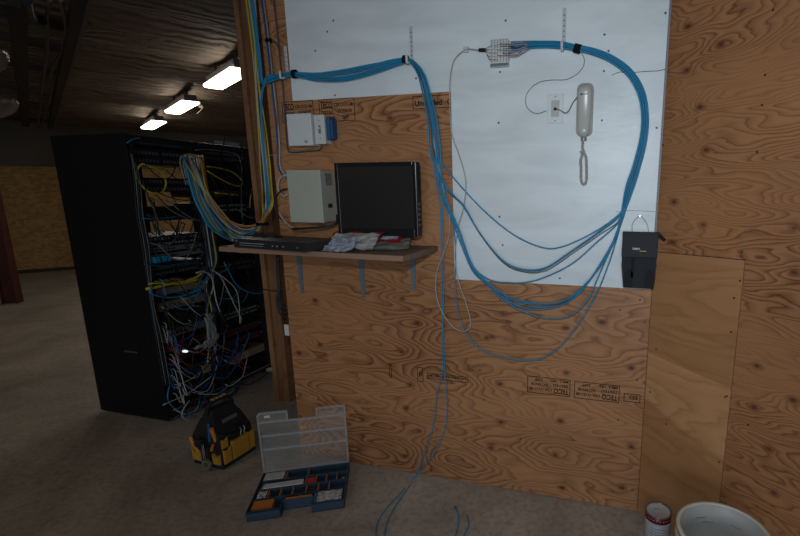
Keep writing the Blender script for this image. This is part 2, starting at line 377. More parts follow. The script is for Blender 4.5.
n3 = nt.nodes.new('ShaderNodeTexNoise'); n3.inputs['Scale'].default_value = 1; n3.inputs['Detail'].default_value = 4; L.new(mp2.outputs[0], n3.inputs['Vector'])
bp = nt.nodes.new('ShaderNodeBump'); bp.inputs['Strength'].default_value = .28; bp.inputs['Distance'].default_value = .003; L.new(n3.outputs['Fac'], bp.inputs['Height']); L.new(bp.outputs[0], b.inputs['Normal'])
bm = NB(); Mw = Matrix(((1, 0, 0, 0), (0, 0, -1, D), (0, 1, 0, 0), (0, 0, 0, 1)))   # (x, z, out) -> world
prism(bm, poly, .0005, .006, Mw)
wb = obj('painted_board', bm, M_pw)
tag(wb, 'large white-painted board covering the upper plywood wall behind the phone and blue cables', 'board')
# cracks and seams in the paint
for crk, rr_ in (([(612, 75), (620, 72), (634, 72.5), (645, 71.5), (657, 71), (667, 69)], .0016), ([(616, 212), (630, 210.5), (655, 211.5)], .0009), ([(656.5, 233), (655, 283)], .001)):
    bm = NB(); tube(bm, [W(x, y, .0062) for x, y in crk], rr_, 4); obj('crack', bm, M_ink, wb)

# left post of two studs
pst = empty('stud_post', 'rough brown wooden post of doubled studs left of the plywood wall, beside the racks', 'post', (-2.5, 2.8, 0))
bm = NB(); box(bm, -.075, -.036, -.05, .09, .0, CZ+.02); obj('stud', bm, plywood('stud_pale', (.34, .17, .08), (.22, .1, .045), (), N=5, seed=3, sc=(9, .5), gloss=.6), pst)
bm = NB(); box(bm, -.035, .045, -.028, .11, .0, CZ+.02); obj('stud', bm, M_wood, pst)

# ------------------------------------------------------------------ printed stamps on the plywood (part of the wall)
def stamp(p0, p1, rows, flip, right=None):
    """frame with rows of print between two wall points (upper-left, lower-right in the photo)"""
    a, c = W(*p0), W(*p1); x0, x1, z0, z1 = a.x, c.x, c.z, a.z; t = .0032; bm = NB()
    def bar(xa, xb, za, zb): box(bm, xa, xb, D-.0009, D-.0002, za, zb)
    bar(x0, x1, z1-t, z1); bar(x0, x1, z0, z0+t); bar(x0, x0+t, z0, z1); bar(x1-t, x1, z0, z1)
    cxm, czm = (x0+x1)/2, (z0+z1)/2; wd, hh = x1-x0, z1-z0
    for (u, v, sz, s, fw) in rows:      # u,v in the stamp's own reading frame 0..1
        M = Matrix.Translation((cxm, D-.0006, czm)) @ (Matrix.Rotation(math.pi, 4, 'Y') if flip else Matrix()) @ Matrix.Translation((-wd/2+u*wd, 0, -hh/2+v*hh)) @ Matrix.Rotation(math.pi/2, 4, 'X')
        text_into(bm, s, sz*hh, M, .0003, fit=fw*wd)
    return obj('stamp', bm, M_ink, wf)
TE = [(.04, .60, .42, 'TECO', .34), (.04, .34, .2, 'TESTED', .36), (.04, .08, .2, 'MILL 182', .40), (.42, .66, .2, 'CSA O121-08', .53), (.52, .38, .2, 'EXTERIOR', .40), (.64, .1, .22, 'DFP', .18)]
stamp((527.5, 375.5), (570, 397), TE, True)
stamp((574.5, 381), (619, 403), TE, True)
stamp((624, 393), (640, 403), [(.15, .25, .6, 'ED', .5)], True)
stamp((427, 372.5), (468.5, 383), [(.04, .25, .55, 'Unsanded', .6), (.7, .25, .5, '0.7', .25)], True)
stamp((389, 364), (392, 378), [], True)
stamp((417, 367), (423.5, 382), [(.2, .3, .4, 'II', .4)], True)
stamp((318.5, 99.5), (355.5, 120.5), TE, False)
stamp((281.5, 102), (314.5, 121.5), TE, False)
stamp((412.5, 96.5), (450.5, 107.5), [(.05, .25, .6, 'Unsanded', .72), (.92, .25, .6, 'C', .07)], False)

# ------------------------------------------------------------------ ceiling things
def fixture(q, label):
    """q: far-left, far-right, near-left, near-right corners of the lit lens, at its height"""
    z = 2.72
    P = [at_z(x, y, z) for x, y in q]
    c = sum(P, Vector())/4; ln = ((P[2]+P[3])/2-(P[0]+P[1])/2).length; wd = .20; ln *= .92 if ln < 1.5 else .8
    t = empty('fluorescent_light', label, 'ceiling light', (c.x, c.y, z), math.atan2(CU.y, CU.x), 'ceiling light row')
    bm = NB()
    prism(bm, [(-wd/2+.02, 0), (wd/2-.02, 0), (wd/2, .015), (wd/2, .03), (-wd/2, .03), (-wd/2, .015)], -ln/2, ln/2, Matrix(((0, 0, 1, 0), (1, 0, 0, 0), (0, 1, 0, 0), (0, 0, 0, 1))))
    o = obj('lens', bm, M_lamp, t)
    bm = NB(); box(bm, -ln/2-.01, ln/2+.01, -wd/2+.03, wd/2-.03, .0305, .11); obj('housing', bm, mat('fixture_housing', (.08, .075, .07), .5), t)
    bm = NB()
    for s in (-1, 1): cyl(bm, (s*ln*.35, 0, .11), (s*ln*.35, 0, .24), .012, 8)
    obj('hanger', bm, M_black, t)
    return t
M_lamp = mat('lamp_lens', (.9, .9, .88), .4, emit=(1.0, .93, .80), es=10.5)
fixture([(204.7, 86.7), (223.7, 92), (234, 68.5), (250, 73)], 'nearest and largest of the three lit fluorescent ceiling lights, cut by the post')
fixture([(165.8, 113), (181, 115.5), (182.5, 101), (199, 105)], 'middle one of the three lit fluorescent ceiling lights, with a hanging scrap beside it')
fixture([(142, 129), (152.4, 130), (154, 120.8), (166, 124)], 'farthest and smallest of the three lit fluorescent ceiling lights, just above the rack')
bm = NB()
a = at_z(196, 106, 2.80)
for k in range(1):
    pts = [at_z(199, 104, 2.82), at_z(203, 108, 2.74), at_z(199, 112, 2.68), at_z(196.5, 114, 2.64)]
    for i, (p, q) in enumerate(zip(pts, pts[1:])):
        w0, w1 = .12-.03*i, .12-.03*(i+1)
        vs = [bm.verts.new(p+CU*w0), bm.verts.new(p-CU*w0*.4), bm.verts.new(q-CU*w1*.4), bm.verts.new(q+CU*w1)]
        bm.faces.new(vs)
bmesh.ops.solidify(bm, geom=bm.faces[:], thickness=.01)
tag(obj('insulation_scrap', bm, mat('pale_foam', (.5, .43, .32), .8)), 'small pale scrap of insulation hanging from the ceiling beside the middle light', 'insulation')
# beam, rails and pipes hung under the ceiling on the left
def bar_between(bm, p, q, w_, h_, up=Vector((0, 0, 1))):
    d = (q-p).normalized(); s = d.cross(up).normalized(); u = s.cross(d)
    M = Matrix(((d.x, s.x, u.x, p.x), (d.y, s.y, u.y, p.y), (d.z, s.z, u.z, p.z), (0, 0, 0, 1)))
    box(bm, 0, (q-p).length, -w_/2, w_/2, -h_/2, h_/2, M)
zb = 2.75
p0, p1 = at_z(79, 0, zb), at_z(50, 127, zb)
d_ = (p0-p1).normalized()
bt = empty('ceiling_beam', 'long dark steel ceiling beam with a pale lower edge, left of the lights', 'beam', (0, 0, 0))
bm = NB(); bar_between(bm, p1, p0+d_*3, .06, .06); obj('web', bm, mat('beam_dark', (.028, .024, .022), .7), bt)
off = Vector((d_.y, -d_.x, 0)); off = off if off.dot(Vector((1, 1, 0))) > 0 else -off
bm = NB(); bar_between(bm, p1+off*.04, p0+d_*3+off*.04, .018, .075); obj('flange', bm, mat('beam_edge', (.12, .095, .075), .7), bt)
q0, q1 = at_z(16, 0, 2.75), at_z(22, 80, 2.75)
bm = NB(); bar_between(bm, q1+(q1-q0)*1.6, q0, .09, .08); tag(obj('ceiling_beam', bm, mat('beam_dark2', (.02, .017, .016), .7)), 'second dark steel ceiling beam, near the upper left corner beside the silver ducts', 'beam')
def ceil_pipe(pxs, r, m_, label, z=2.76):
    bm = NB(); tube(bm, spline([at_z(x, y, z) for x, y in pxs], .05, 10), r, 8); tag(obj('ceiling_cable', bm, m_), label, 'cable')
ceil_pipe([(50, 0), (47, 18), (48, 35), (46.5, 55), (44, 75), (41, 95), (38, 127)], .012, mat('pipe_tan', (.13, .105, .085), .6), 'thin pale cable running along the ceiling, left of the beam')
ceil_pipe([(61, 0), (65, 20), (66, 32), (63, 50), (56, 62), (51, 75), (52.5, 88), (47, 105), (42, 127)], .012, mat('pipe_brown', (.15, .095, .06), .6), 'wavy brown cable running along the ceiling, closest to the dark beam')
ceil_pipe([(26, 0), (29, 12), (35, 20), (42, 20)], .03, M_black, 'thick black pipe elbow against the ceiling near the upper left corner', 2.72)
# purlins across the left bay
bm = NB()
pur = [((0, 35), (70, 50)), ((0, 60), (68, 74)), ((0, 84), (60, 95)), ((0, 103), (56, 110)), ((0, 117), (54, 121)), ((0, 10), (78, 30))]
for (a, c) in pur:
    bmx = NB(); A, B_ = at_z(*a, 2.845), at_z(*c, 2.845); dd = (B_-A).normalized(); bar_between(bmx, A-dd*2, B_, .05, .06)
    tag(obj('purlin', bmx, mat('purlin_dark', (.035, .026, .02), .8)), 'dark purlin crossing the ceiling left of the beam', 'purlin', 'ceiling purlins left of the beam')
def duct(pxs, r, label, z):
    pts = spline([at_z(x, y, z) for x, y in pxs], .06, 12); bm = NB(); rings = []
    # ribbed skin
    dense = []
    for p, q in zip(pts, pts[1:]):
        for k in range(6): dense.append(p.lerp(q, k/6))
    for i, p in enumerate(dense):
        t = (dense[min(i+1, len(dense)-1)]-dense[max(i-1, 0)]).normalized(); n = Vector((0, 0, 1)); n = (n-t*n.dot(t)).normalized(); bb = t.cross(n)
        fr_ = i/(len(dense)-1); rr = r*(1+.09*math.sin(i*1.3)+.04*random.random())*(1 if fr_ < .62 else math.sqrt(max(.03, 1-((fr_-.62)/.38)**2)))
        rings.append([bm.verts.new(p+(n*math.cos(k*math.pi/10)+bb*math.sin(k*math.pi/10))*rr) for k in range(20)])
    for a, b_ in zip(rings, rings[1:]):
        for k in range(20): bm.faces.new((a[k], a[(k+1) % 20], b_[(k+1) % 20], b_[k]))
    bm.faces.new(rings[-1])
    tag(obj('flexible_duct', bm, mat('duct_foil', (.26, .23, .20), .32, .55, bump=1.0, bscale=22)), label, 'duct')
duct([(-30, 116), (-18, 112), (-6, 108), (4, 105), (14, 101)], .095, 'crinkled silver flexible duct hanging at the left edge, the lower of two', 2.48)
duct([(-22, 66), (-14, 60), (-8, 54), (0, 50)], .08, 'silver duct end at the left edge, the upper of two', 2.48)

# red steel column far left
rp = at_z(13, 303)
bm = NB(); Mz = Matrix.Translation((rp.x, rp.y, 0)) @ Matrix.Rotation(math.radians(38), 4, 'Z')
box(bm, -.09, .09, -.008, .008, 0, CZ, Mz); box(bm, -.09, -.078, -.08, .08, 0, CZ, Mz); box(bm, .078, .09, -.08, .08, 0, CZ, Mz)
tag(obj('steel_column', bm, mat('red_oxide', (.10, .022, .016), .6, vary=.2)), 'dark red steel column standing on the concrete at the left edge', 'column')
# ------------------------------------------------------------------ racks
RX = -3.05; RT = 1.955
def K(px, py, off=0.0): return at_x(px, py, RX+off)
M_rp = mat('rack_panel_black', (.007, .006, .007), .6, spec=.25)
def make_rack(y0, y1, label, panel, bz=1.1):
    t = empty('server_rack', label, 'rack', (RX-.325, (y0+y1)/2, 0), 0, None)
    hw = (y1-y0)/2; hd = .325
    for sx in (-1, 1):
        for sy in (-1, 1):
            bm = NB(); x = sx*(hd-.02); y = sy*(hw-.02)
            box(bm, x-.02, x+.02, y-.012, y+.012, .0855, RT-.0405)
            for k in range(36):
                z = .14+k*.048
                box(bm, x-.006, x+.006, y-.0125, y-.012, z, z+.012)
            obj('upright', bm, M_black, t)
    bm = NB(); box(bm, -hd, hd, -hw, hw, RT-.04, RT, bev=.004); obj('top_panel', bm, M_black, t)
    bm = NB(); box(bm, -hd, hd, -hw, hw, .045, .085, bev=.003); obj('base', bm, M_black, t)
    bm = NB(); box(bm, hd, hd+.004, -hw+.02, hw-.02, .070, .078); obj('base_lip', bm, M_steel, t)
    for sx in (-1, 1):
        for sy in (-1, 1):
            bm = NB(); x = sx*(hd-.05); y = sy*(hw-.05)
            cyl(bm, (x, y-.010, .021), (x, y+.010, .021), .021, 14); box(bm, x-.015, x+.015, y-.016, y-.012, .015, .0445); box(bm, x-.015, x+.015, y+.012, y+.016, .015, .0445)
            obj('caster', bm, M_blackp, t)
    bm = NB(); box(bm, -hd-.006, -hd-.0005, -hw+.002, hw-.002, .09, bz); obj('back_panel', bm, M_black, t)
    if not panel:
        bm = NB(); box(bm, -hd, hd, hw+.001, hw+.012, .03, RT, bev=.003); obj('side_panel', bm, M_rp, t)
    if panel:
        bm = NB(); box(bm, -hd, hd, -hw-.014, -hw-.001, .014, RT+.005, bev=.003)
        sp = obj('side_panel', bm, M_rp, t)
        bm = NB(); box(bm, .02, .14, -hw-.022, -hw-.0145, .50, .513, bev=.001); obj('latch', bm, mat('latch_grey', (.07, .07, .075), .4), sp)
    return t
r1y = (2.285, 2.765); r2y = (2.785, 3.265)
make_rack(*r1y, 'tall black server rack with the solid side panel, left of the post', True)
make_rack(*r2y, 'tall black open server rack, farther back between the first rack and the post', False, 1.12)
M_port = mat('port_dark', (.004, .004, .004), .3)
M_portr = mat('port_red', (.22, .015, .02), .5)
M_portw = mat('port_pale', (.26, .27, .28), .5)
M_led = mat('led_blue', (.02, .05, .6), .4, emit=(.1, .2, 1), es=2.5)
M_ledw = mat('led_white', (.7, .75, .75), .4, emit=(.8, .95, 1), es=1.2)
M_card = mat('cardboard', (.24, .155, .09), .8, vary=.1)
M_beige = mat('device_beige', (.17, .16, .15), .6)
def unit(yc, z0, z1, kind, label, group=None, depth=.32, w_=.43):
    dev = {'beige': M_beige, 'card': M_card}.get(kind, M_dev)
    t = empty({'card': 'cardboard_box', 'patch': 'patch_panel', 'red': 'patch_panel', 'shelf': 'rack_shelf', 'beige': 'network_device'}.get(kind, 'network_switch'), label,
              {'card': 'box', 'patch': 'patch panel', 'red': 'patch panel', 'shelf': 'shelf', 'beige': 'network device'}.get(kind, 'network switch'), (RX-.03, yc, z0), 0, group)
    h_ = z1-z0
    bm = NB(); box(bm, -depth, 0, -w_/2, w_/2, 0, h_, bev=.002); obj('case' if kind != 'shelf' else 'tray', bm, dev, t)
    if kind in ('switch', 'patch', 'red', 'pale'):
        bm = NB(); box(bm, 0.0005, .004, -w_/2-.012, w_/2+.012, .002, h_-.002); obj('faceplate', bm, M_black if kind != 'patch' else M_blackp, t)
        bm = NB(); rows = 2 if h_ > .05 else 1; n = 16
        for r in range(rows):
            for k in range(n):
                if k % 8 == 7: continue
                y = -w_/2+.02+k*(w_-.04)/n; z = h_*(r+.25)/rows
                box(bm, .0042, .006, y, y+.014, z, z+h_*.4/rows)
        obj('port_row', bm, {'red': M_portr, 'pale': M_portw}.get(kind, mat('port_grey', (.09, .09, .1), .4)), t)
        bm = NB(); box(bm, .0042, .0055, w_/2-.03, w_/2-.022, h_*.4, h_*.6); obj('indicator', bm, M_led if 'blue light' in label else M_portw, t)
    elif kind == 'shelf':
        bm = NB(); box(bm, 0.0005, .004, -w_/2-.012, w_/2+.012, -.012, h_+.012); obj('front_lip', bm, M_black, t)
    elif kind == 'beige':
        bm = NB()
        for k in range(6): box(bm, .0005, .002, -w_/2+.04+k*.03, -w_/2+.06+k*.03, h_*.3, h_*.6)
        obj('port_row', bm, M_port, t)
    else:
        bm = NB(); box(bm, .0005, .0015, -.02, .03, 0.004, h_-.004); obj('tape', bm, mat('tape_tan', (.32, .24, .14), .4), t)
    return t
def uz(px, py): return K(px, py).z
yc1, yc2 = sum(r1y)/2, sum(r2y)/2
# pixel rows of the units in the first rack
U1 = [(141, 147, 'patch', 'black patch panel, topmost unit in the first rack'), (150, 165, 'switch', 'black double-row network switch near the top of the first rack'),
      (178, 192, 'switch', 'black network switch with a blue light, behind the left yellow loop'), (208, 219, 'shelf', 'black rack shelf heaped with black cables, at mid height'),
      (236, 246, 'pale', 'black switch with a pale row of ports above the papers in the first rack'), (247, 252, 'beige', 'flat beige device, upper of two stacked in the first rack'),
      (254, 259, 'beige', 'flat beige device, lower of two stacked in the first rack'), (265, 276, 'switch', 'black network switch beside the blue adapters'),
      (289, 296, 'card', 'flat brown cardboard box behind the blue cable arc, upper one'), (303, 312, 'card', 'flat brown cardboard box under the blue cable arc, lower one'),
      (319, 327, 'shelf', 'black shelf below the cardboard boxes in the first rack'), (333, 341, 'beige', 'dull grey device above the red patch panels'),
      (347, 355, 'red', 'red-ported patch panel, upper of two low in the first rack'), (359, 368, 'red', 'red-ported patch panel, lower of two low in the first rack'),
      (376, 388, 'switch', 'black switch low in the first rack with blue and white leads'), (394, 404, 'shelf', 'black bottom shelf of the first rack')]
for a, c, k, lb in U1:
    z1, z0 = uz(165, a), uz(165, c)
    unit(yc1, z0, z1, k, lb)
U2 = [(152, 162, 'patch', 'black patch panel at the top of the rear rack'), (190, 197, 'switch', 'black switch in the rear rack below the right yellow loop'),
      (203, 212, 'pale', 'pale-ported switch in the rear rack above the shelf end'), (262, 272, 'switch', 'black switch in the rear rack just under the shelf'),
      (290, 300, 'shelf', 'black shelf in the rear rack under the hanging white leads'), (312, 320, 'pale', 'pale-ported switch in the rear rack at knee height'),
      (330, 337, 'red', 'red-ported patch panel, upper of two in the rear rack'), (341, 348, 'red', 'red-ported patch panel, lower of two in the rear rack'),
      (358, 366, 'card', 'brown cardboard box on the floor of the rear rack')]
for a, c, k, lb in U2:
    z1, z0 = uz(232, a), uz(232, c)
    unit(yc2, z0, z1, k, lb)
# small blue adapters and a bright label in the rack
for (x, y, s) in ((155.5, 260, .02), (165, 258.5, .03)):
    p = K(x, y, .012); bm = NB(); box(bm, -.02, .02, -s, s, -.02, .022, bev=.003)
    tag(obj('cable_adapter', bm, M_blue, None, loc=p), 'small blue adapter hanging in the first rack, %s of two' % ('left' if x < 160 else 'right'), 'adapter')
p = K(186.5, 351.5, .03); bm = NB(); box(bm, -.03, .006, -.008, .008, -.006, .007, bev=.002)
tag(obj('power_light', bm, M_ledw, None, loc=p), 'small bright white light above the red patch panel', 'indicator light')
p = K(229, 143.5, .012); bm = NB(); box(bm, -.004, .0, -.13, .10, -.012, .012)
tag(obj('label_strip', bm, M_portw, None, loc=p), 'pale label strip along the top of the rear rack', 'label strip')

# ------------------------------------------------------------------ cables
def cable(pts, m_, label, group=None, r=.003, seg=6, step=.03, name='network_cable', cat='cable'):
    bm = NB(); tube(bm, spline(pts, step), r, seg)
    return tag(obj(name, bm, m_, smooth=True), label, cat, group)
def jit(a): return random.uniform(-a, a)
def KK(lst, off=.02): return [K(x, y, off+jit(.008)) for x, y in lst]
# named cables in the racks
cable(KK([(182, 169.5), (172, 169), (161, 168), (150, 166), (142, 164), (136.8, 171), (138, 180), (144, 188), (152, 193), (162, 192.5), (166, 184), (163.5, 174), (157, 169), (147, 166)], .03), M_yel, 'yellow cable looped at the upper left of the first rack', r=.006)
cable(KK([(207, 170.6), (218, 177.6), (232, 184.6), (240.4, 186), (241.8, 180.4), (232, 172), (218, 167.8), (206.8, 166.4)], .03), M_yel, 'yellow cable looped across the rear rack, beside the post', r=.006)
cable(KK([(146, 289), (157, 287), (170, 284), (185, 281), (197, 277), (205, 270)], .03), M_yel, 'thick yellow lead across the middle of the first rack, above the blue arc', r=.010)
cable(KK([(148, 284), (160, 283), (180, 284), (200, 279)], .034), M_yel, 'thinner yellow lead across the middle of the first rack', r=.006)
cable(KK([(153, 286), (150, 292), (158, 296), (172, 297.5), (186, 295), (198, 290), (206, 283)], .045), M_blue, 'blue cable sagging in an arc across the first rack, under the yellow leads', r=.006)
cable(KK([(144, 264), (155, 265.5), (168, 266), (185, 262), (200, 256), (212, 247), (220, 240)], .045), M_blue2, 'dark blue cable crossing both racks just under shelf level', r=.005)
cable(KK([(141, 218), (152, 219), (165, 218), (180, 216)], .03), M_blue, 'light blue cable along the mid-height rack shelf', r=.004)
cable(KK([(127, 143), (133, 139), (140, 138)], .02), M_blue, 'short blue lead at the top left corner of the first rack', r=.004)
cable(KK([(195, 150), (207, 149.5), (222, 151), (233, 153), (239, 157), (242, 172), (241, 200), (243, 225)], .02), M_gry, 'thin grey-blue cable framing the top of the rear rack', r=.004)
cable(KK([(252, 189), (250, 200), (250, 208)], .0), M_yel, 'short yellow lead hanging at the right of the rear rack', r=.005)
cable(KK([(215, 193), (228, 194), (238, 195)], .03), M_yel, 'short straight yellow lead on the rear switch', r=.007)
cable(KK([(224, 262), (229, 272), (236, 284), (246, 291), (256, 293.5), (263, 292), (268, 284), (270, 270), (271, 262)], .10), M_blue, 'blue cable sagging from under the shelf to the post', r=.004)
cable(KK([(212, 270), (220, 276), (228, 291), (234, 304), (241, 318), (240, 324)], .09), M_wht, 'long white lead hanging in front of the rear rack, left one', r=.004)
cable(KK([(216, 272), (228, 281), (236, 290), (239, 303), (240, 324)], .10), M_wht, 'long white lead hanging in front of the rear rack, right one', r=.004)
cable(KK([(196, 273), (203, 271.5), (211, 276), (214, 288), (216, 300), (220, 312)], .08), M_wht, 'thick white lead arching down the middle of the racks', r=.005)
cable(KK([(170, 385), (168, 392), (168, 400), (174, 408), (186, 414), (200, 417)], .09), M_blue, 'blue cable drooping from the bottom of the first rack to the floor', r=.004)
cable(KK([(190, 400), (184, 408), (182, 416), (190, 421), (200, 420)], .12), M_wht, 'white cable looping on the floor at the foot of the first rack', r=.004)
cable(KK([(163, 405), (172, 401), (187, 394), (200, 385), (212, 376)], .10), M_wht, 'white lead slanting across the bottom of the first rack', r=.004)
# many loose leads: droops between random places on the rack faces
def loose(n, m_, yr, rr, label, group, off=(.01, .09), r=.0035, long=.5):
    for i in range(n):
        x0 = random.uniform(146, 245); y0 = random.uniform(*yr)
        a = K(x0, y0, random.uniform(*off))
        dy = random.choice((-1, 1))*random.uniform(.14, .34)*long*2; 
        a.y = min(max(a.y, 2.33), 3.2); b_ = Vector((a.x+jit(.03), min(max(a.y+dy, 2.32), 3.22), a.z+jit(.18)))
        sag = random.uniform(*rr)
        mid = (a+b_)/2-Vector((-random.uniform(0, .04), 0, sag))
        q = a.lerp(mid, .5)-Vector((0, 0, sag*.25)); q2 = mid.lerp(b_, .5)-Vector((0, 0, sag*.25))
        st = a+Vector((-.06, jit(.02), 0)); en = b_+Vector((-.06, jit(.02), 0))
        pts = [a+Vector((-.03, 0, .01)), a, q, mid, q2, b_, b_+Vector((-.03, 0, .01))]
        for p_ in pts: p_.z = max(p_.z, .02); p_.x = max(p_.x, RX-.02)
        cable(pts, m_, label, group, r=r, seg=5, step=.04)
loose(70, M_blk, (150, 400), (.04, .2), 'black lead tangled across the front of the racks', 'loose black leads in the racks')
loose(18, M_gry, (200, 400), (.03, .15), 'grey lead tangled across the front of the racks', 'loose grey leads in the racks')
loose(10, M_wht, (270, 400), (.03, .15), 'thin white lead tangled in the lower half of the racks', 'loose white leads in the racks', r=.003)
loose(7, M_blue, (285, 300), (.03, .10), 'blue lead tangled in the middle of the racks', 'blue leads in the middle of the racks', r=.003)
loose(16, M_blue2, (340, 398), (.03, .14), 'blue patch lead at the bottom of the racks', 'blue patch leads at the bottom of the racks', r=.0045)
loose(7, M_wht, (365, 400), (.03, .14), 'white patch lead at the bottom of the racks', 'white patch leads at the bottom of the racks', r=.004)
loose(10, mat('cable_red', (.22, .02, .03), .5), (346, 368), (.01, .05), 'short red patch lead on the red panels', 'red patch leads', r=.004, long=.18)
# vertical cables at the left and right uprights of the first rack
for i in range(4):
    x = 140+i*1.5
    cable([K(130+i*1.6, 150+4*i, .03), K(134+i*2, 180, .03+jit(.01)), K(137+i*2, 215, .03+jit(.01)), K(143+i*2, 250, .03), K(150+i, 300, .03), K(156+i*2, 340, .03), K(164+i*2, 385, .03)], M_gry if i % 2 else M_blk, 'thin cable running down the left upright of the first rack', 'cables down the left upright', r=.003)
for i in range(8):
    m_ = (M_blk, M_gry, M_blk, M_wht, M_blk, M_blue2, M_yel, M_blk)[i]
    cable([K(199+i*1.5, 205, .05+jit(.015)), K(203+i*1.6, 235, .05+jit(.015)), K(207+i*1.5, 262, .05), K(209+jit(5), 285, .06), K(211+jit(5), 310, .06), K(213+jit(4), 335, .06), K(212+jit(7), 362, .06)], m_, 'cable in the vertical trunk between the two racks', 'vertical trunk between the racks', r=.005)
# grey bagged mass of zip-tied leads
bm = NB()
base = [K(212, 320, .09), K(210, 330, .1), K(213, 338, .1), K(211, 346, .1)]
for k in range(9):
    tube(bm, spline([K(209+jit(5), 316+jit(3), .09), K(211+jit(5), 326, .11), K(214+jit(6), 336, .11), K(211+jit(7), 343, .1), K(203+jit(9), 347+jit(2), .1)], .02), .009, 7)
tag(obj('cable_bunch', bm, mat('bunch_grey', (.24, .235, .23), .7), smooth=True), 'bunched grey wrapping knotted around the cable trunk between the racks', 'cable bunch')
p = K(207, 368, .09); bm = NB(); box(bm, -.004, .004, -.035, .03, -.03, .03); tag(obj('cardboard_tag', bm, M_card, None, loc=p), 'small brown cardboard tag hanging low between the racks', 'tag')

# ---- blue cable harness on the wall
def off_path(ctrl, a, b_):
    """ctrl: (px,py,off,spread) on the main wall, or a Vector with its spread; a,b_: the cable's place in the bundle (-1..1)"""
    P = []; sp = []
    for c in ctrl:
        if isinstance(c[0], Vector): P.append(c[0].copy()); sp.append(c[1])
        else: P.append(W(c[0], c[1], c[2])); sp.append(c[3])
    out = []
    for i, p in enumerate(P):
        t = (P[min(i+1, len(P)-1)]-P[max(i-1, 0)]).normalized(); n = t.cross(Vector((0, 1, 0)))
        if n.length < .1: n = Vector((1, 0, 0))
        n.normalize(); o = t.cross(n).normalized()
        q = p+n*a*sp[i]+o*b_*sp[i]*.6
        out.append(q)
    return out
loops = [
 [(446, 168), (467, 193), (491.6, 217.5), (516, 236), (541, 247), (561, 247), (594, 232), (621, 212)],
 [(444, 185), (463, 205), (479, 232), (502, 260.6), (522, 270), (545, 269), (574, 250), (600, 232), (621, 214)],
 [(442, 193), (459, 230), (471, 263), (487.5, 279), (512, 283), (537, 280), (570, 265), (596, 243), (620, 220)],
 [(443, 190), (459, 228), (474, 268), (491, 285), (512, 297.5), (537, 303), (561, 301.6), (582, 287), (602, 263), (618, 230)],
 [(441, 188), (456, 225), (471, 266), (487.5, 283), (508, 301.6), (533, 310), (561, 306), (582, 291), (604, 260), (618, 230)],
 [(441, 192), (457, 233), (472, 268), (490, 287), (510, 304), (535, 307), (562, 304), (584, 287), (605, 255), (619, 228)],
 [(440, 190), (455, 226), (472, 270), (491.6, 287), (516, 308), (545, 318), (569.6, 316), (588, 300), (597, 280), (608, 255), (619, 230)],
 [(442, 182), (450, 213), (454.6, 242), (455.5, 299.6), (463, 328), (479, 349), (504, 358), (532.6, 361), (553, 353), (573.7, 332), (594, 299.6), (606.5, 271), (619, 232)],
 [(445, 183), (464, 206), (480.5, 233), (503, 259.5), (523, 268.5), (545, 267), (573, 249), (601, 229), (622, 212)],
 [(442, 191), (458, 231), (473, 267), (489, 284), (511, 300), (536, 305), (561.5, 303), (583, 289), (603, 261), (618.5, 230)],
]
nC = len(loops)
LOOPL = ['light blue cable hanging in the highest loop across the white board', 'light blue cable in the second highest loop, paired with a thin dark cable', 'light blue cable in the third loop, crossing at the bottom edge of the board', 'light blue cable, upper strand of the crowded loops just below the white board', 'light blue cable, sagging a little lower among the crowded loops below the white board', 'light blue cable, middle strand of the crowded loops below the white board', 'light blue cable in the second lowest loop, over the plywood', 'light blue cable making the lowest and widest loop, over the plywood', 'light blue cable running tight above the second highest loop', 'light blue cable hidden among the crowded loops, just above the middle strand']
left_ctrl = [(436, 150, .03, .030), (433, 122, .03, .026), (428, 98, .03, .022), (422, 76, .035, .017), (415, 65, .035, .011), (408.5, 60.5, .035, .009)]
def sagpart(s):
    return [(395, 61+s*.35, .035, .012), (375, 64+s*.9, .035, .010), (345, 70+s*1.1, .035, .010), (318, 73.5+s*.7, .035, .010), (294, 74.5, .035, .010), (280, 76.5, .035, .012), (268, 79+s*.35-1, .035, .014)]
down = [(at_y(262, 88, 2.14), .010), (at_y(260.5, 112, 2.15), .010), (at_y(263, 150, 2.16), .010), (at_y(267, 190, 2.18), .011), (at_y(267.5, 208, 2.2), .012), (at_y(260, 223, 2.22), .012), (at_y(246, 233, 2.24), .016), (at_y(230, 232, 2.28), .02), (at_y(214, 215, 2.32), .02), (at_y(202, 193, 2.40), .018), (at_y(194, 172, 2.46), .018), (K(189, 160, .06), .022), (K(190, 160, -.02), .022)]
right_ctrl = [(629, 190, .03, .018), (637, 165, .032, .017), (643.5, 138, .035, .016), (645, 115, .035, .015), (641, 92, .035, .015), (629, 72, .035, .014), (610, 58, .035, .013), (590, 50.5, .035, .012), (577, 48, .035, .011), (560, 45, .03, .014), (540, 44.5, .024, .014), (524, 45.5, .02, .018), (511, 47, .018, .022)]
for i, lp in enumerate(loops):
    an = i*2.399; rad = math.sqrt((i+.5)/nC); a, b_ = rad*math.cos(an), rad*math.sin(an)
    sag = 11*((i*7) % nC)/nC-1
    cen = [(x, y, .022+.006*((i*3) % 5)-.002, .004) for x, y in lp]
    ctrl = list(reversed(right_ctrl))+list(reversed(cen))+left_ctrl+sagpart(sag)
    ctrl += down if i in (0, 3, 5) else [(at_y(262, 82, 2.14), .01), (at_y(259.5, 60, 2.14), .01), (at_y(256, 30, 2.14), .01), (at_y(252, 0, 2.14), .01), (at_y(250, -14, 2.14), .01)]
    cable(off_path(ctrl, a, b_), M_blue, LOOPL[i], 'blue network cables looping across the wall', r=.0031, step=.02)
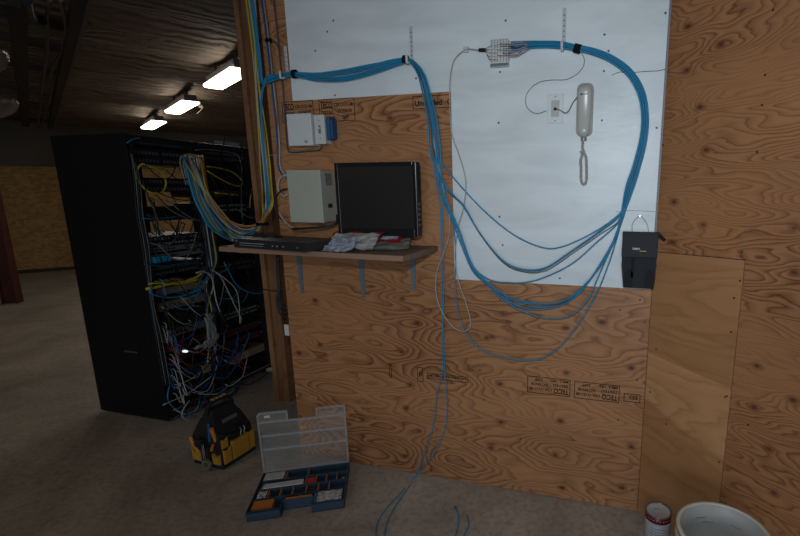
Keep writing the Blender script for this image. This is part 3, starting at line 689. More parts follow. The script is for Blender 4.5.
# the brown-white partner of the second loop
lp = loops[1]
cable(off_path([(637, 160, .03, .016)]+[(x+.8, y+1.6, .02, .003) for x, y in reversed(lp)]+left_ctrl, .3, .8), mat('cable_taupe', (.10, .08, .06), .5), 'thin dark cable following the second blue loop on the white board', r=.002)
# two blue cables to the floor
def fl(px, py, z=.004): return at_z(px, py, z)
A = [(W(442, 350, .02), .0), (W(443, 369, .02), 0), (W(437, 396, .02), 0), (W(433, 427, .022), 0), (W(424, 455, .03), 0), (fl(413, 479), 0), (fl(400, 494), 0), (fl(386, 509), 0), (fl(377, 524), 0), (fl(376, 545), 0)]
B_ = [(W(444, 350, .02), .0), (W(445, 373, .02), 0), (W(447, 400, .02), 0), (W(446, 424, .022), 0), (W(440, 442, .04), 0), (W(431, 458, .06), 0), (fl(419, 474, .008), 0), (fl(405, 492, .005), 0), (fl(392, 512), 0), (fl(385, 530), 0), (fl(386, 545), 0)]
for k, (tail, lb) in enumerate(((A, 'blue cable falling to the floor, the left one of two, below the shelf end'), (B_, 'blue cable falling to the floor, the right one of two, bowed outwards'))):
    ctrl = list(reversed(sagpart(4+4*k)))+list(reversed(left_ctrl))+[(441, 205, .028, .008), (442.5, 250, .025, .006), (443, 300, .022, .004)]+tail
    cable(off_path(ctrl, .9-1.8*k, .6), M_blue, lb, r=.0031, step=.02)
cable([fl(455, 506), fl(458.5, 516), fl(458, 526), fl(453, 545)], M_blue, 'loose blue cable end lying on the concrete, left of two', r=.003)
cable([fl(467, 516), fl(469, 524), fl(466, 531), fl(460, 545)], M_blue, 'loose blue cable end lying on the concrete, right of two', r=.003)
# white line cable
cable([W(x, y, .03) for x, y in ((479, 50), (470, 49), (463, 51), (454, 60), (450, 80), (450, 110), (452, 135), (459, 155), (465.5, 180), (464, 205), (458, 228), (455, 255), (458, 280), (465, 300), (470, 318), (470, 327), (464, 331.5), (453, 327), (441, 310), (436, 292), (437, 272), (444, 252), (449, 236), (449, 213), (443, 188), (437, 160), (432, 130), (426, 100), (420, 78), (411, 63))], M_wht, 'thin white cable hanging in a long loop below the shelf end', r=.0024, step=.02)
cable([W(x, y, .012) for x, y in ((581, 52), (584, 58), (583.5, 66), (577, 74), (566, 79.5), (552, 80), (540, 82), (531, 88), (526, 96), (526, 105), (531, 111.5), (538, 113.5), (546, 111))], M_gry, 'thin grey wire curling from the cable strap to the phone wall plate', r=.0016, step=.01)
# vertical cables beside the post and on the plywood edge
vert = [(M_yel, 246, 2.30, 255, 258.5, 261, 'yellow'), (M_dgb, 250, 2.28, 257, 260, 262, 'slate'), (M_blue2, 254, 2.24, 260, 262, 265.5, 'dark blue'), (M_yel, 249, 2.20, 258, 266, 270.5, 'yellow'), (M_wht, 252, 2.25, 256, 260, 264, 'white'), (M_wht, 255, 2.22, 259, 263, 267.5, 'white'), (M_gry, 247.5, 2.3, 256, 261, 263.5, 'grey'), (M_yel, 251, 2.24, 258, 264, 269, 'yellow')]
for i, (m_, x0, y_, x1, x2, x3, c) in enumerate(vert):
    e = i*1.2
    cable([at_y(x0-2, -14, y_), at_y(x0, 0, y_), at_y((x0+x1)/2+.5, 38, y_), at_y(x1, 78, y_), at_y(x2, 130, y_), at_y(x3-.5, 165, y_), at_y(x3+1.5, 190, y_+.02), at_y(x3+2, 206, 2.2), at_y(262, 220+e*.5, 2.22), at_y(250, 229+e, 2.25), at_y(236, 226+e*1.6, 2.28), at_y(219, 208+e*1.6, 2.34), at_y(207-e*.5, 190, 2.4), at_y(202-e*1.6, 168, 2.46), K(200-e*2, 157, .05), K(199-e*2, 160, -.02)], m_,
          '%s cable running down beside the post and arching to the top of the racks' % c, '%s cables beside the post' % c, r=.0042)
cable([at_y(271, 206, 2.2), at_y(264, 219, 2.2), at_y(254, 225.5, 2.22), at_y(240, 225.5, 2.25), at_y(224, 217.5, 2.3), at_y(212, 203, 2.36), at_y(207, 187, 2.42), at_y(204, 170, 2.47), at_y(198, 157, 2.5), K(184, 155, .05), K(180.5, 163, .04), K(184, 176, .03)], M_org, 'orange cable arching from the post to the racks, outermost of its bundle', r=.007)
PALE = ['white cable in the arch from post to racks, innermost', 'grey cable in the arch from the post to the racks', 'white cable in the middle of the arch from post to racks', 'thin black cable in the arch from the post to the racks', 'white cable in the arch from post to racks, outermost of the whites']
for i in range(5):
    cable([at_y(265, 217, 2.21), at_y(257, 227+i*.8, 2.23), at_y(243, 229+i*2, 2.25), at_y(226, 219+i*2.6, 2.3), at_y(211-i, 200+i*2, 2.36), at_y(203-i*2, 180, 2.44), at_y(198-i*3, 164, 2.48), K(194-i*3, 156, .05), K(186-i*1.5, 162, .05), K(190-i, 185, .06)], (M_wht, M_gry, M_wht, M_blk, M_wht)[i], PALE[i], 'pale cables arching to the racks', r=.003)
for i in range(9):
    cable([K(184+i*2.2, 160-abs(i-4)*-.6, .02), K(184.5+i*2.2, 156, .12), K(186+i*2.2, 165, .19), K(190+i*2, 182, .22), K(195+i*1.7, 200, .24), K(201+i*1.7, 212, .26), K(209+i*2, 226, .28), K(222+i, 236, .32), at_y(233+i*.5, 240.5-i*.3, 2.3)], (M_blue, M_blue, M_yel, M_blue, M_wht, M_blue, M_yel, M_blue, M_yel)[i], '%s cable in the thick waterfall bundle on the racks' % ('blue', 'blue', 'yellow', 'blue', 'white', 'blue', 'yellow', 'blue', 'yellow')[i], '%s cables of the waterfall bundle' % ('blue', 'blue', 'yellow', 'blue', 'white', 'blue', 'yellow', 'blue', 'yellow')[i], r=.0085)
# second riser: blue and white pair to the enclosure, with coil
for k, (m_, dx, c) in enumerate(((M_blue2, 0, 'dark blue'), (M_wht, 2.2, 'white'))):
    cable([W(x+dx, y, .012) for x, y in ((260, -14), (261.5, 0), (266, 34), (270, 71), (272, 90), (276, 125), (277.5, 150), (277.5, 164), (281, 173), (287, 178))], m_, '%s cable running down the plywood left of the white box' % c, r=.004)
cable([W(x, y, .014) for x, y in ((262.5, -14), (264, 0), (268.5, 34), (272.6, 71), (277, 110), (279, 150))], M_gry, 'grey cable between the blue and white risers left of the white box', r=.003)
cable([W(x, y, .02) for x, y in ((287, 175), (281, 177), (278, 184), (279, 192), (284, 196), (288, 194))], M_wht, 'short white cable coil at the left side of the grey enclosure', r=.005)
cable([W(x, y, .012) for x, y in ((272.5, -14), (273.5, 0), (276.5, 25), (279, 49), (281, 71), (283, 90), (285.5, 125), (287.5, 148), (291, 152.5), (304, 151.5), (317, 150.5), (321, 148), (321.5, 143))], M_dgb, 'slate cable passing under the white box up to the light switch', r=.0036)
cable([W(x, y, .012) for x, y in ((266, 38), (272, 41), (277, 45), (279, 52))], M_blk, 'short black lead bridging two risers at the top left', r=.002)
cable([W(x, y, .012) for x, y in ((270, 155.5), (280, 154), (292, 154), (303, 153.5))], M_wht, 'thin pale wire stretched level below the white box', r=.0015)
cable([W(x, y, .04) for x, y in ((290, 189), (282, 190), (276, 197), (275, 207), (279, 217), (288, 224), (296, 230))], M_blk, 'black cable bowing out left of the grey enclosure', r=.004)
cable([W(x, y, .05) for x, y in ((279, 212), (285, 222), (295, 229), (303, 230.5))], M_wht, 'white cable from the wall down to the mouse', r=.004)
cable([W(337, 215, .06), W(337, 222, .08), W(332, 225, .10), W(322, 227, .12), W(312, 228, .13), W(302, 228.5, .14), W(292, 229, .12)], M_blk, 'thick black power cable from the right side of the grey enclosure', r=.006)
# black cables tied at the plywood's edge under the shelf
for i in range(4):
    cable([at_y(276.5+i*.7, 255, 2.27), at_y(277+i*.7, 275, 2.27), at_y(278+i*.8, 290, 2.26), at_y(276.5+i*1.3, 300-i*1.0, 2.24), at_y(279+i, 312-i*3, 2.23), at_y(286, 320-i*4.5, 2.25)], M_blk, 'black cable looping at the plywood edge under the shelf', 'black cables under the shelf', r=.0042)
cable([at_y(258, 288, 2.5), at_y(266, 290, 2.4), at_y(276, 291, 2.28), at_y(284, 291, 2.24)], M_blk, 'black tie strung level from the racks to the plywood edge', r=.004)
# straps on the harness
def strap(px, py, w_, h_, label, ang=0, name='velcro_strap'):
    p = W(px, py, .035); bm = NB(); M = Matrix.Translation(p) @ Matrix.Rotation(ang, 4, 'Y')
    n = 16; rings = []
    for x in (-w_/2, w_/2):
        rings.append([bm.verts.new(M @ Vector((x, math.sin(k*2*math.pi/n)*h_*.5, math.cos(k*2*math.pi/n)*h_*.62))) for k in range(n)])
    for k in range(n): bm.faces.new((rings[0][k], rings[0][(k+1) % n], rings[1][(k+1) % n], rings[1][k]))
    bmesh.ops.solidify(bm, geom=bm.faces[:], thickness=-.002)
    tag(obj(name, bm, M_tie), label, 'strap')
strap(294.5, 74, .022, .034, 'black strap around the blue cables above the white box')
strap(405.5, 59.5, .026, .03, 'black strap around the blue cables at the top middle of the board', .15)
strap(577.5, 48.5, .030, .03, 'black strap around the blue cables right of the terminal block', .3)
def tie_at(P, h_, label):
    bm = NB(); n = 14; r_ = []
    for z in (-.008, .008): r_.append([bm.verts.new(P+Vector((math.cos(k*2*math.pi/n)*h_, math.sin(k*2*math.pi/n)*h_, z))) for k in range(n)])
    for k in range(n): bm.faces.new((r_[0][k], r_[0][(k+1) % n], r_[1][(k+1) % n], r_[1][k]))
    bmesh.ops.solidify(bm, geom=bm.faces[:], thickness=-.002)
    tag(obj('cable_tie', bm, M_tie), label, 'cable tie')
tie_at(at_y(268.5, 40.5, 2.165), .016, 'black tie on the riser cables above the blue harness')
tie_at(at_y(257, 41, 2.25), .02, 'black tie on the cables beside the post')
tie_at(K(203, 205, .13), .05, 'black tie around the waterfall bundle on the racks')
tie_at(at_y(262.5, 224, 2.22), .035, 'black tie where the cables bend towards the shelf')

# ------------------------------------------------------------------ perforated hanger straps
def hanger(x, y0, y1, label):
    a, c = W(x, y0, 0.0075), W(x+.6, y1, .0075)
    t = empty('perforated_hanger', label, 'hanger strap', (c.x, c.y, c.z))
    bm = NB(); box(bm, -.008, .008, -.0015, .0, 0, a.z-c.z); obj('strip', bm, mat('painted_strip', (.52, .55, .58), .45), t)
    bm = NB(); n = max(4, int((a.z-c.z)/.022))
    for k in range(n):
        z = .012+k*(a.z-c.z-.02)/n; cyl(bm, (0, -.002, z), (0, -.0016, z), .0028, 8)
    obj('hole', bm, M_ink, t)
    bm = NB(); tube(bm, spline([Vector((0, -.002, .01)), Vector((0, -.03, -.005)), Vector((0, -.055, -.012)), Vector((0, -.058, .01)), Vector((0, -.056, .02))], .01), .006, 6); obj('hook', bm, M_white, t)
hanger(287.5, 46, 78, 'white perforated metal strap at the left edge of the white board')
hanger(411.5, 26, 63, 'white perforated metal strap at the middle strap of the harness')
hanger(563, 8, 50, 'white perforated metal strap above the cables near the terminal block')
# ------------------------------------------------------------------ terminal block
c = W(501, 54.5, .006)
t = empty('terminal_block', 'white punch-down terminal block with rows of pins, at the end of the blue cables', 'terminal block', (c.x, c.y, c.z), 0)
hw, hh = (W(510, 54).x-W(492.5, 54).x)/2, (W(501, 41).z-W(501, 68).z)/2
bm = NB(); box(bm, -hw, hw, -.03, 0, -hh, hh, bev=.004); obj('body', bm, M_white, t)
bm = NB()
for r in range(13):
    for k in range(6):
        x = -hw+.008+k*(2*hw-.016)/5-.002; z = -hh+.02+r*(2*hh-.028)/12
        box(bm, x, x+.003, -.0325, -.0302, z, z+.0035)
obj('pins', bm, mat('pin_dark', (.07, .07, .08), .4, .5), t)
bm = NB(); box(bm, -hw, hw, -.034, -.0302, -hh+.001, -hh+.012); obj('bracket', bm, M_grey, t)
for i, (m_, nm_) in enumerate(((M_wht, 'white'), (M_wht, 'white'), (mat('wire_pink', (.4, .18, .15), .5), 'pink'), (M_wht, 'white'), (M_blk, 'dark'))):
    y0 = 46+i*3.4
    bm = NB(); tube(bm, spline([W(485, 49.5, .02), W(487.5-i % 2, y0*.6+20, .03), W(490, y0, .035), W(497, y0+.3, .04)], .01), .0014, 5)
    tag(obj('fine_wire', bm, m_, smooth=True), '%s fine wire fanning from the splice into the left of the terminal block' % nm_, 'wire', '%s fine wires on the block\'s left' % nm_)
bm = NB(); a, b2 = W(479, 50, .025), W(485.5, 50, .025); cyl(bm, a, b2, .008, 12); tag(obj('cable_splice', bm, M_tie), 'small black splice sleeve left of the terminal block', 'splice')
bm = NB(); box(bm, -.012, .012, -.006, .006, -.012, .012, Matrix.Translation(W(466, 49.5, .02)), bev=.003); tag(obj('cable_clip', bm, M_white), 'small white clip holding the thin cable on the board', 'clip')
fw = [(M_wht, 'white'), (mat('wire_red', (.4, .05, .04), .5), 'red'), (M_wht, 'white'), (M_blk, 'dark'), (M_blue2, 'dark blue'), (M_wht, 'white'), (M_org, 'orange'), (M_wht, 'white'), (M_blue2, 'dark blue'), (M_wht, 'white'), (mat('wire_red2', (.4, .05, .04), .5), 'red'), (M_wht, 'white')]
for i, (m_, nm_) in enumerate(fw):
    y0 = 43+i*1.25; x0 = 530-random.random()*8
    bm = NB(); tube(bm, spline([W(x0, 42.5+i*.75, .03), W(518, y0+jit(1.0), .034), W(511, y0+jit(.8), .038), W(499+jit(5), y0, .040)], .01), .0015, 5)
    tag(obj('fine_wire', bm, m_, smooth=True), '%s fine wire punched into the right side of the terminal block' % nm_, 'wire', '%s fine wires on the block\'s right' % nm_)
# ------------------------------------------------------------------ wall plate and phone
c = W(555.5, 109, .006)
t = empty('phone_wall_plate', 'white phone jack wall plate left of the handset', 'wall plate', (c.x, c.y, c.z))
hw, hh = .036, .063
bm = NB(); box(bm, -hw, hw, -.007, 0, -hh, hh, bev=.002); obj('plate', bm, mat('plate_pale', (.72, .74, .75), .4), t)
bm = NB(); box(bm, -.018, .018, -.011, -.0072, -.035, .035, bev=.001); obj('jack_insert', bm, mat('jack_cream', (.50, .48, .43), .45), t)
bm = NB(); box(bm, -.006, .006, -.013, -.0112, -.008, .004); obj('jack', bm, M_ink, t)
bm = NB()
for z in (-.052, .052): cyl(bm, (0, -.0085, z), (0, -.0071, z), .003, 10)
obj('screw', bm, M_grey, t)
cable([W(554.5, 108, .024), W(560, 110, .03), W(565, 113, .03), W(569, 110.5, .03), W(572, 104, .03), W(577, 97, .03)], mat('cord_grey', (.12, .12, .12), .5), 'short dark phone lead from the wall plate to the handset', r=.0018, step=.01)
c = W(585, 112, .006)
t = empty('wall_phone', 'cream one-piece telephone handset hanging on its wall cradle', 'telephone', (c.x, c.y, c.z))
hh = (W(585, 84).z-W(583, 139).z)/2
def rr(hw, z0, z1, r, n=6):
    pts = []
    for cx_, cz_, a0 in ((hw-r, z1-r, 0), (-hw+r, z1-r, 90), (-hw+r, z0+r, 180), (hw-r, z0+r, 270)):
        for k in range(n+1):
            a = math.radians(a0+90*k/n); pts.append((cx_+r*math.cos(a), cz_+r*math.sin(a)))
    return pts
Mo = Matrix(((1, 0, 0, 0), (0, 0, -1, 0), (0, 1, 0, 0), (0, 0, 0, 1)))
bm = NB(); prism(bm, rr(.036, -hh+.012, hh, .022), 0, .02, Mo); bmesh.ops.bevel(bm, geom=bm.edges[:], offset=.003, segments=2, affect='EDGES'); obj('cradle', bm, mat('cradle_grey', (.27, .255, .23), .4), t)
bm = NB(); prev = None; rings = []
NZ = 26
for i in range(NZ+1):
    s = i/NZ; z = -hh+.004+s*(2*hh-.012)
    e = min(1, math.sqrt(max(0, 1-(2*s-1)**8)))
    wd = (.0265+.005*s)*max(.25, e**1.2); dp = (.030+.016*abs(2*s-1)**2)*max(.35, e)
    zc = .020
    ring = []
    for k in range(20):
        a = 2*math.pi*k/20; cx_ = math.copysign(abs(math.cos(a))**.7, math.cos(a)); sy = math.copysign(abs(math.sin(a))**.8, math.sin(a))
        ring.append(bm.verts.new((wd*cx_, -(zc+dp*.5+dp*.5*sy), z)))
    rings.append(ring)
for a, b2 in zip(rings, rings[1:]):
    for k in range(20): bm.faces.new((a[k], a[(k+1) % 20], b2[(k+1) % 20], b2[k]))
bm.faces.new(rings[0]); bm.faces.new(rings[-1])
obj('handset', bm, mat('phone_cream', (.50, .475, .43), .28), t, smooth=True)
bm = NB(); box(bm, -.014, .014, -.0595, -.0545, hh-.053, hh-.0505); cyl(bm, (-.013, -.0600, hh-.0518), (-.013, -.052, hh-.0518), .0038, 10); obj('logo_mark', bm, M_ink, t)
bm = NB()
for s in (-1, 1): box(bm, s*.008-.004, s*.008+.004, -.022, -.008, -hh-.008, -hh+.006)
obj('cord_socket', bm, mat('socket_dark', (.1, .09, .08), .5), t)
# coiled cord
path = spline([W(x, y, .03) for x, y in ((583, 140), (582.5, 147), (584, 152), (586, 158), (586.5, 168), (586.5, 178), (585, 184), (582.5, 184), (581, 178), (581, 168), (580.5, 160), (582.5, 154), (580, 151))], .004, 40)
hel = []; L_ = 0
for i in range(len(path)-1):
    p, q = path[i], path[i+1]; tt = (q-p).normalized(); n = tt.cross(Vector((0, 1, 0))).normalized(); o2 = tt.cross(n)
    k = 5
    for j in range(k):
        pp = p.lerp(q, j/k); ph = L_*2*math.pi/.0075; L_ += (q-p).length/k
        hel.append(pp+(n*math.cos(ph)+o2*math.sin(ph))*.0052)
bm = NB(); tube(bm, hel, .0018, 4); obj('coiled_cord', bm, mat('cord_cream', (.42, .40, .37), .5), None)
o = bpy.data.objects['coiled_cord']; o.parent = t; o.matrix_parent_inverse = Matrix.Translation(-c)

# ------------------------------------------------------------------ boxes on the plywood
def wall_box(name, label, cat, p0, p1, depth, m_, bev=.004):
    """front face spans the two photo points at its own distance"""
    a, c = at_y(*p0, D-depth), at_y(*p1, D-depth)
    t = empty(name, label, cat, (a.x, D-.001, c.z)); w_, h_ = c.x-a.x, a.z-c.z
    bm = NB(); box(bm, 0, w_, -depth+.012, 0, 0, h_, bev=bev); obj('case', bm, m_, t)
    bm = NB(); box(bm, -.002, w_+.002, -depth, -depth+.0115, -.002, h_+.002, bev=.003); obj('cover', bm, m_, t)
    return t, w_, h_
M_wb = mat('box_white', (.66, .68, .69), .45, vary=.02)
t, w_, h_ = wall_box('utility_box', 'white square utility box on the plywood, above the grey enclosure', 'box', (286.5, 114.5), (312.5, 145), .07, M_wb)
bm = NB(); text_into(bm, '(e)', .016, Matrix.Translation((w_-.045, -.0705, .014)) @ Matrix.Rotation(math.pi/2, 4, 'X'), .0003); obj('logo_mark', bm, M_ink, t)
a, c = at_y(313.5, 115, D-.055), at_y(326, 144, D-.055)
t = empty('light_switch', 'white toggle light switch beside the utility box', 'light switch', (a.x, D-.001, c.z)); w_, h_ = c.x-a.x, a.z-c.z
bm = NB(); box(bm, .004, w_-.004, -.049, 0, .004, h_-.004, bev=.003); obj('surface_box', bm, M_wb, t)
bm = NB(); box(bm, 0, w_, -.055, -.0495, 0, h_, bev=.002); obj('plate', bm, M_white, t)
bm = NB(); box(bm, w_/2-.006, w_/2+.006, -.057, -.0552, h_/2-.02, h_/2+.02); obj('slot', bm, mat('slot_tan', (.2, .17, .12), .5), t)
bm = NB(); box(bm, w_/2-.005, w_/2+.005, -.068, -.0572, h_/2+.0, h_/2+.012, bev=.001); obj('toggle', bm, M_white, t)
bm = NB()
for z in (h_*.2, h_*.8): cyl(bm, (w_/2, -.0562, z), (w_/2, -.0551, z), .003, 8)
obj('screw', bm, M_grey, t)
a, c = at_y(326.5, 119, D-.04), at_y(333.5, 139.5, D-.04)
bm = NB(); box(bm, a.x, c.x-.012, D-.05, D-.001, c.z-.002, a.z+.01, bev=.004); box(bm, c.x-.012, c.x, D-.045, D-.001, c.z+.004, a.z-.005, bev=.003)
tag(obj('junction_box', bm, mat('box_blue', (.008, .075, .20), .45)), 'blue plastic electrical box just right of the light switch', 'junction box')
t, w_, h_ = wall_box('metal_enclosure', 'greenish grey metal enclosure on the plywood, left of the monitor', 'enclosure', (286.5, 170.5), (323.5, 222.5), .125, M_encl)
bm = NB(); box(bm, w_+.0005, w_+.004, -.075, -.045, h_*.28, h_*.36); obj('latch', bm, M_black, t)
bm = NB(); box(bm, w_+.0005, w_+.0015, -.085, -.03, h_*.72, h_*.95); obj('data_label', bm, mat('label_grey', (.2, .2, .22), .5, vary=.5, vscale=120), t)
bm = NB(); p = at_y(286.2, 330, D-.01); box(bm, -.012, .016, -.012, .0, -.035, .033, Matrix.Translation((p.x, D-.0005, p.z)), bev=.003)
tag(obj('wall_outlet', bm, M_white), 'small white outlet box at the left edge of the plywood under the shelf', 'outlet')

# ------------------------------------------------------------------ shelf
SZ = 1.328
FLp, FRp = at_z(219, 246.5, SZ), at_z(403, 256, SZ); BRp = W(438, 246.5)
bm = NB(); prism(bm, [(FLp.x, FLp.y), (FRp.x, FRp.y), (BRp.x, D-.001), (FLp.x+.0, D-.001)], SZ-.025, SZ)
sh = empty('wall_shelf', 'brown particle board shelf under the monitor, carried by three grey brackets', 'shelf', (0, 0, 0))
obj('board', bm, mat('shelf_brown', (.20, .12, .08), .55, vary=.15, vscale=14), sh)
bm = NB()
d_ = (FRp-FLp).normalized(); Mq = Matrix(((d_.x, -d_.y, 0, FLp.x), (d_.y, d_.x, 0, FLp.y), (0, 0, 1, 0), (0, 0, 0, 1)))
box(bm, 0, (FRp-FLp).length, -.002, -.0003, SZ-.024, SZ-.001, Mq); obj('edge_band', bm, mat('edge_tan', (.30, .17, .11), .55), sh)
for bx, by in ((302.5, 293.5), (363.5, 297.5), (414, 291)):
    p = W(bx, by, .002); bm = NB(); hz = SZ-.0255-p.z; yl = .20
    prism(bm, [(-.010, 0), (.010, 0), (.019, hz), (-.019, hz)], .0, .004, Matrix(((1, 0, 0, p.x), (0, 0, -1, D-.001), (0, 1, 0, p.z), (0, 0, 0, 1))))
    box(bm, p.x-.019, p.x+.019, D-yl, D-.005, SZ-.029, SZ-.0252)
    bk = obj('bracket', bm, M_grey, sh)
    bm = NB(); cyl(bm, (p.x, D-.008, p.z+.01), (p.x, D-.0045, p.z+.01), .005, 8); obj('screw', bm, M_steel, bk)

# ------------------------------------------------------------------ monitor
my = 2.03
a, c = at_y(334, 163.5, my), at_y(340, 235, my); a2, c2 = at_y(416, 161, my), at_y(418.5, 236, my)
x0, x1, z0, z1 = (a.x+c.x)/2, (a2.x+c2.x)/2, (c.z+c2.z)/2, (a.z+a2.z)/2
t = empty('computer_monitor', 'black widescreen computer monitor standing on the shelf', 'monitor', ((x0+x1)/2, my, SZ))
hw = (x1-x0)/2; zb0, zb1 = z0-SZ, z1-SZ
bm = NB(); box(bm, -hw, hw, 0, .045, zb0, zb1, bev=.006)
box(bm, -hw, -hw+.018, -.006, -.0001, zb0, zb1, bev=.002); box(bm, hw-.018, hw, -.006, -.0001, zb0, zb1, bev=.002); box(bm, -hw+.018, hw-.018, -.006, -.0001, zb1-.018, zb1, bev=.002); box(bm, -hw+.018, hw-.018, -.006, -.0001, zb0, zb0+.035, bev=.002)
obj('casing', bm, mat('gloss_black', (.012, .012, .013), .22), t)
bm = NB(); box(bm, -hw+.0185, hw-.0185, -.002, -.0002, zb0+.0355, zb1-.0185); obj('screen', bm, mat('screen_black', (.018, .015, .014), .35), t)
bm = NB(); text_into(bm, 'acer', .012, Matrix.Translation((-.015, -.0065, zb0+.012)) @ Matrix.Rotation(math.pi/2, 4, 'X'), .0002); bm.free()
bm = NB(); box(bm, -.04, .04, .012, .035, .012, zb0+.05, bev=.003); obj('stand', bm, M_blackp, t)
bm = NB(); prism(bm, [(.12*math.cos(k*math.pi/12), .02+.075*math.sin(k*math.pi/12)) for k in range(24)], .0005, .012); obj('base', bm, M_blackp, t)
bm = NB()
for k in range(5): box(bm, hw+.0002, hw+.002, .008, .02, zb0+.05+k*.025, zb0+.06+k*.025)
obj('side_button', bm, M_grey, t)

# ------------------------------------------------------------------ recorder / switch on the shelf
zt = SZ+.042
a, c = at_z(234, 239, zt), at_z(306, 243.5, zt)
u = Vector((c.x-a.x, c.y-a.y, 0)); wl = u.length; u.normalize(); vv = Vector((-u.y, u.x, 0))
t = empty('network_recorder', 'flat black network unit with pale front marks, on the left of the shelf', 'network device', (a.x, a.y, SZ), math.atan2(u.y, u.x))
dp = .21
bm = NB(); box(bm, 0, wl, .003, dp, .003, .044, bev=.003); obj('case', bm, mat('recorder_top', (.035, .03, .028), .5), t)
bm = NB(); box(bm, -.001, wl+.001, -.004, .0028, .002, .045, bev=.001); obj('faceplate', bm, M_dev, t)
bm = NB()
for k in range(16): box(bm, .045+k*.011, .052+k*.011, -.0052, -.0042, .024, .028)
for k in range(14): box(bm, .045+k*.012, .053+k*.012, -.0052, -.0042, .014, .0165)
for x in (.27, .30, .34): box(bm, x, x+.009, -.0052, -.0042, .018, .023)
text_into(bm, 'ECS', .010, Matrix.Translation((.012, -.0045, .032)) @ Matrix.Rotation(math.pi/2, 4, 'X'), .0002)
obj('front_print', bm, mat('print_pale', (.3, .32, .34), .5), t)
bm = NB(); cyl(bm, (wl-.05, -.007, .02), (wl-.05, -.0042, .02), .005, 10); obj('button', bm, M_steel, t)
# rubbish on the recorder: folded grey cloth
bm = NB(); n = 22; cc = at_z(263, 235.5, SZ+.05)
g = [[bm.verts.new((cc.x-.10+.2*i/n+.01*mn.noise(Vector((i*.4, j*.3, 1))), cc.y-.05+.10*j/8, SZ+.0465+.028*abs(mn.noise(Vector((i*.33, j*.5, 7))))*math.sin(math.pi*i/n)*math.sin(math.pi*j/8)*2)) for j in range(9)] for i in range(n+1)]
for i in range(n):
    for j in range(8): bm.faces.new((g[i][j], g[i+1][j], g[i+1][j+1], g[i][j+1]))
bmesh.ops.solidify(bm, geom=bm.faces[:], thickness=-.002)
tag(obj('plastic_wrap', bm, mat('wrap_grey', (.07, .065, .06), .35)), 'crumpled dark plastic wrap lying on the black network unit', 'wrap')
# mouse
p = at_z(318.5, 234, SZ+.0); t = empty('computer_mouse', 'black and silver computer mouse on the shelf behind the network unit', 'mouse', (p.x+.02, p.y-.03, SZ), .2)
def blob(rx, ry, rz, z0, n=14, m_=7, cut=0):
    bm = NB(); rings = []
    for j in range(m_+1):
        a = math.pi/2*j/m_
        rings.append([bm.verts.new((rx*math.cos(a)*math.cos(2*math.pi*k/n), ry*math.cos(a)*math.sin(2*math.pi*k/n), z0+rz*math.sin(a))) for k in range(n)] if j < m_ else [bm.verts.new((0, 0, z0+rz))])
    for a, b2 in zip(rings[:-2], rings[1:-1]):
        for k in range(n): bm.faces.new((a[k], a[(k+1) % n], b2[(k+1) % n], b2[k]))
    for k in range(n): bm.faces.new((rings[-2][k], rings[-2][(k+1) % n], rings[-1][0]))
    bm.faces.new(rings[0][::-1]); return bm
obj('body', blob(.055, .032, .034, .0005), mat('mouse_silver', (.22, .22, .23), .3, .4), t, smooth=True)
bm = NB(); cyl(bm, (.025, -.004, .0315), (.025, .004, .0315), .006, 10); obj('scroll_wheel', bm, M_black, t)
# papers and packets
def sheet(px, py, w_, d__, rz, z, m_, label, name='paper_sheet', cat='paper', crumple=.006, stripe=None, tilt=.0):
    p = at_z(px, py, SZ+z); bm = NB(); n = 10; sd = random.random()*50
    g = [[bm.verts.new((-w_/2+w_*i/n, -d__/2+d__*j/n, crumple*(1+mn.noise(Vector((i*.45+sd, j*.5, sd)))))) for j in range(n+1)] for i in range(n+1)]
    for i in range(n):
        for j in range(n):
            f = bm.faces.new((g[i][j], g[i+1][j], g[i+1][j+1], g[i][j+1])); f.material_index = 1 if (stripe and stripe(i, j)) else 0
    bmesh.ops.solidify(bm, geom=bm.faces[:], thickness=-.0012)
    o = obj(name, bm, [m_, M_red] if stripe else m_, None, loc=(p.x, p.y, SZ+z)); o.rotation_euler = Matrix.Rotation(rz, 3, 'Z').to_euler() if not tilt else (Matrix.Rotation(rz, 3, 'Z') @ Matrix.Rotation(tilt, 3, 'X')).to_euler()
    return tag(o, label, cat)
M_film = mat('clear_film', (.6, .57, .54), .2, spec=.8, vary=.25, vscale=30)
sheet(342, 247, .15, .10, -.1, .022, mat('paper_blueish', (.5, .56, .66), .4, vary=.4, vscale=50), 'crumpled bluish packet at the front left of the papers, on the shelf', 'packet', 'packet', .014, None, .55)
sheet(357, 244, .20, .13, .15, .030, M_film, 'crumpled clear wrapper lying between the packets on the shelf', 'wrapper', 'wrapper', .016, None, .5)
sheet(390, 244.5, .19, .15, .38, .022, mat('bag_clear', (.42, .41, .37), .3, vary=.25, vscale=20), 'flat clear plastic bag at the right of the papers, near the shelf edge', 'plastic_bag', 'bag', .006, None, .25)
sheet(346, 238.5, .19, .09, -.25, .045, mat('packet_white', (.75, .74, .72), .5, vary=.3, vscale=35), 'white packet with a red band, leftmost on the pile of papers', 'packet', 'packet', .012, lambda i, j: j > 7 or i < 1, .55)
sheet(384, 236.8, .19, .09, .12, .055, mat('card_grey', (.60, .62, .68), .4, vary=.3, vscale=30), 'pale card with a thick red border, topmost on the pile of papers', 'packet', 'packet', .004, lambda i, j: j < 2 or i > 8, .5)
sheet(366, 236, .20, .06, -.22, .060, mat('card_dark', (.05, .04, .04), .4), 'dark packet with a red edge, behind the pale card on the pile', 'packet', 'packet', .006, lambda i, j: j > 7, .5)
sheet(336, 252, .03, .02, .1, .003, M_red, 'tiny red wrapper scrap at the front left of the papers', 'wrapper_scrap', 'wrapper')
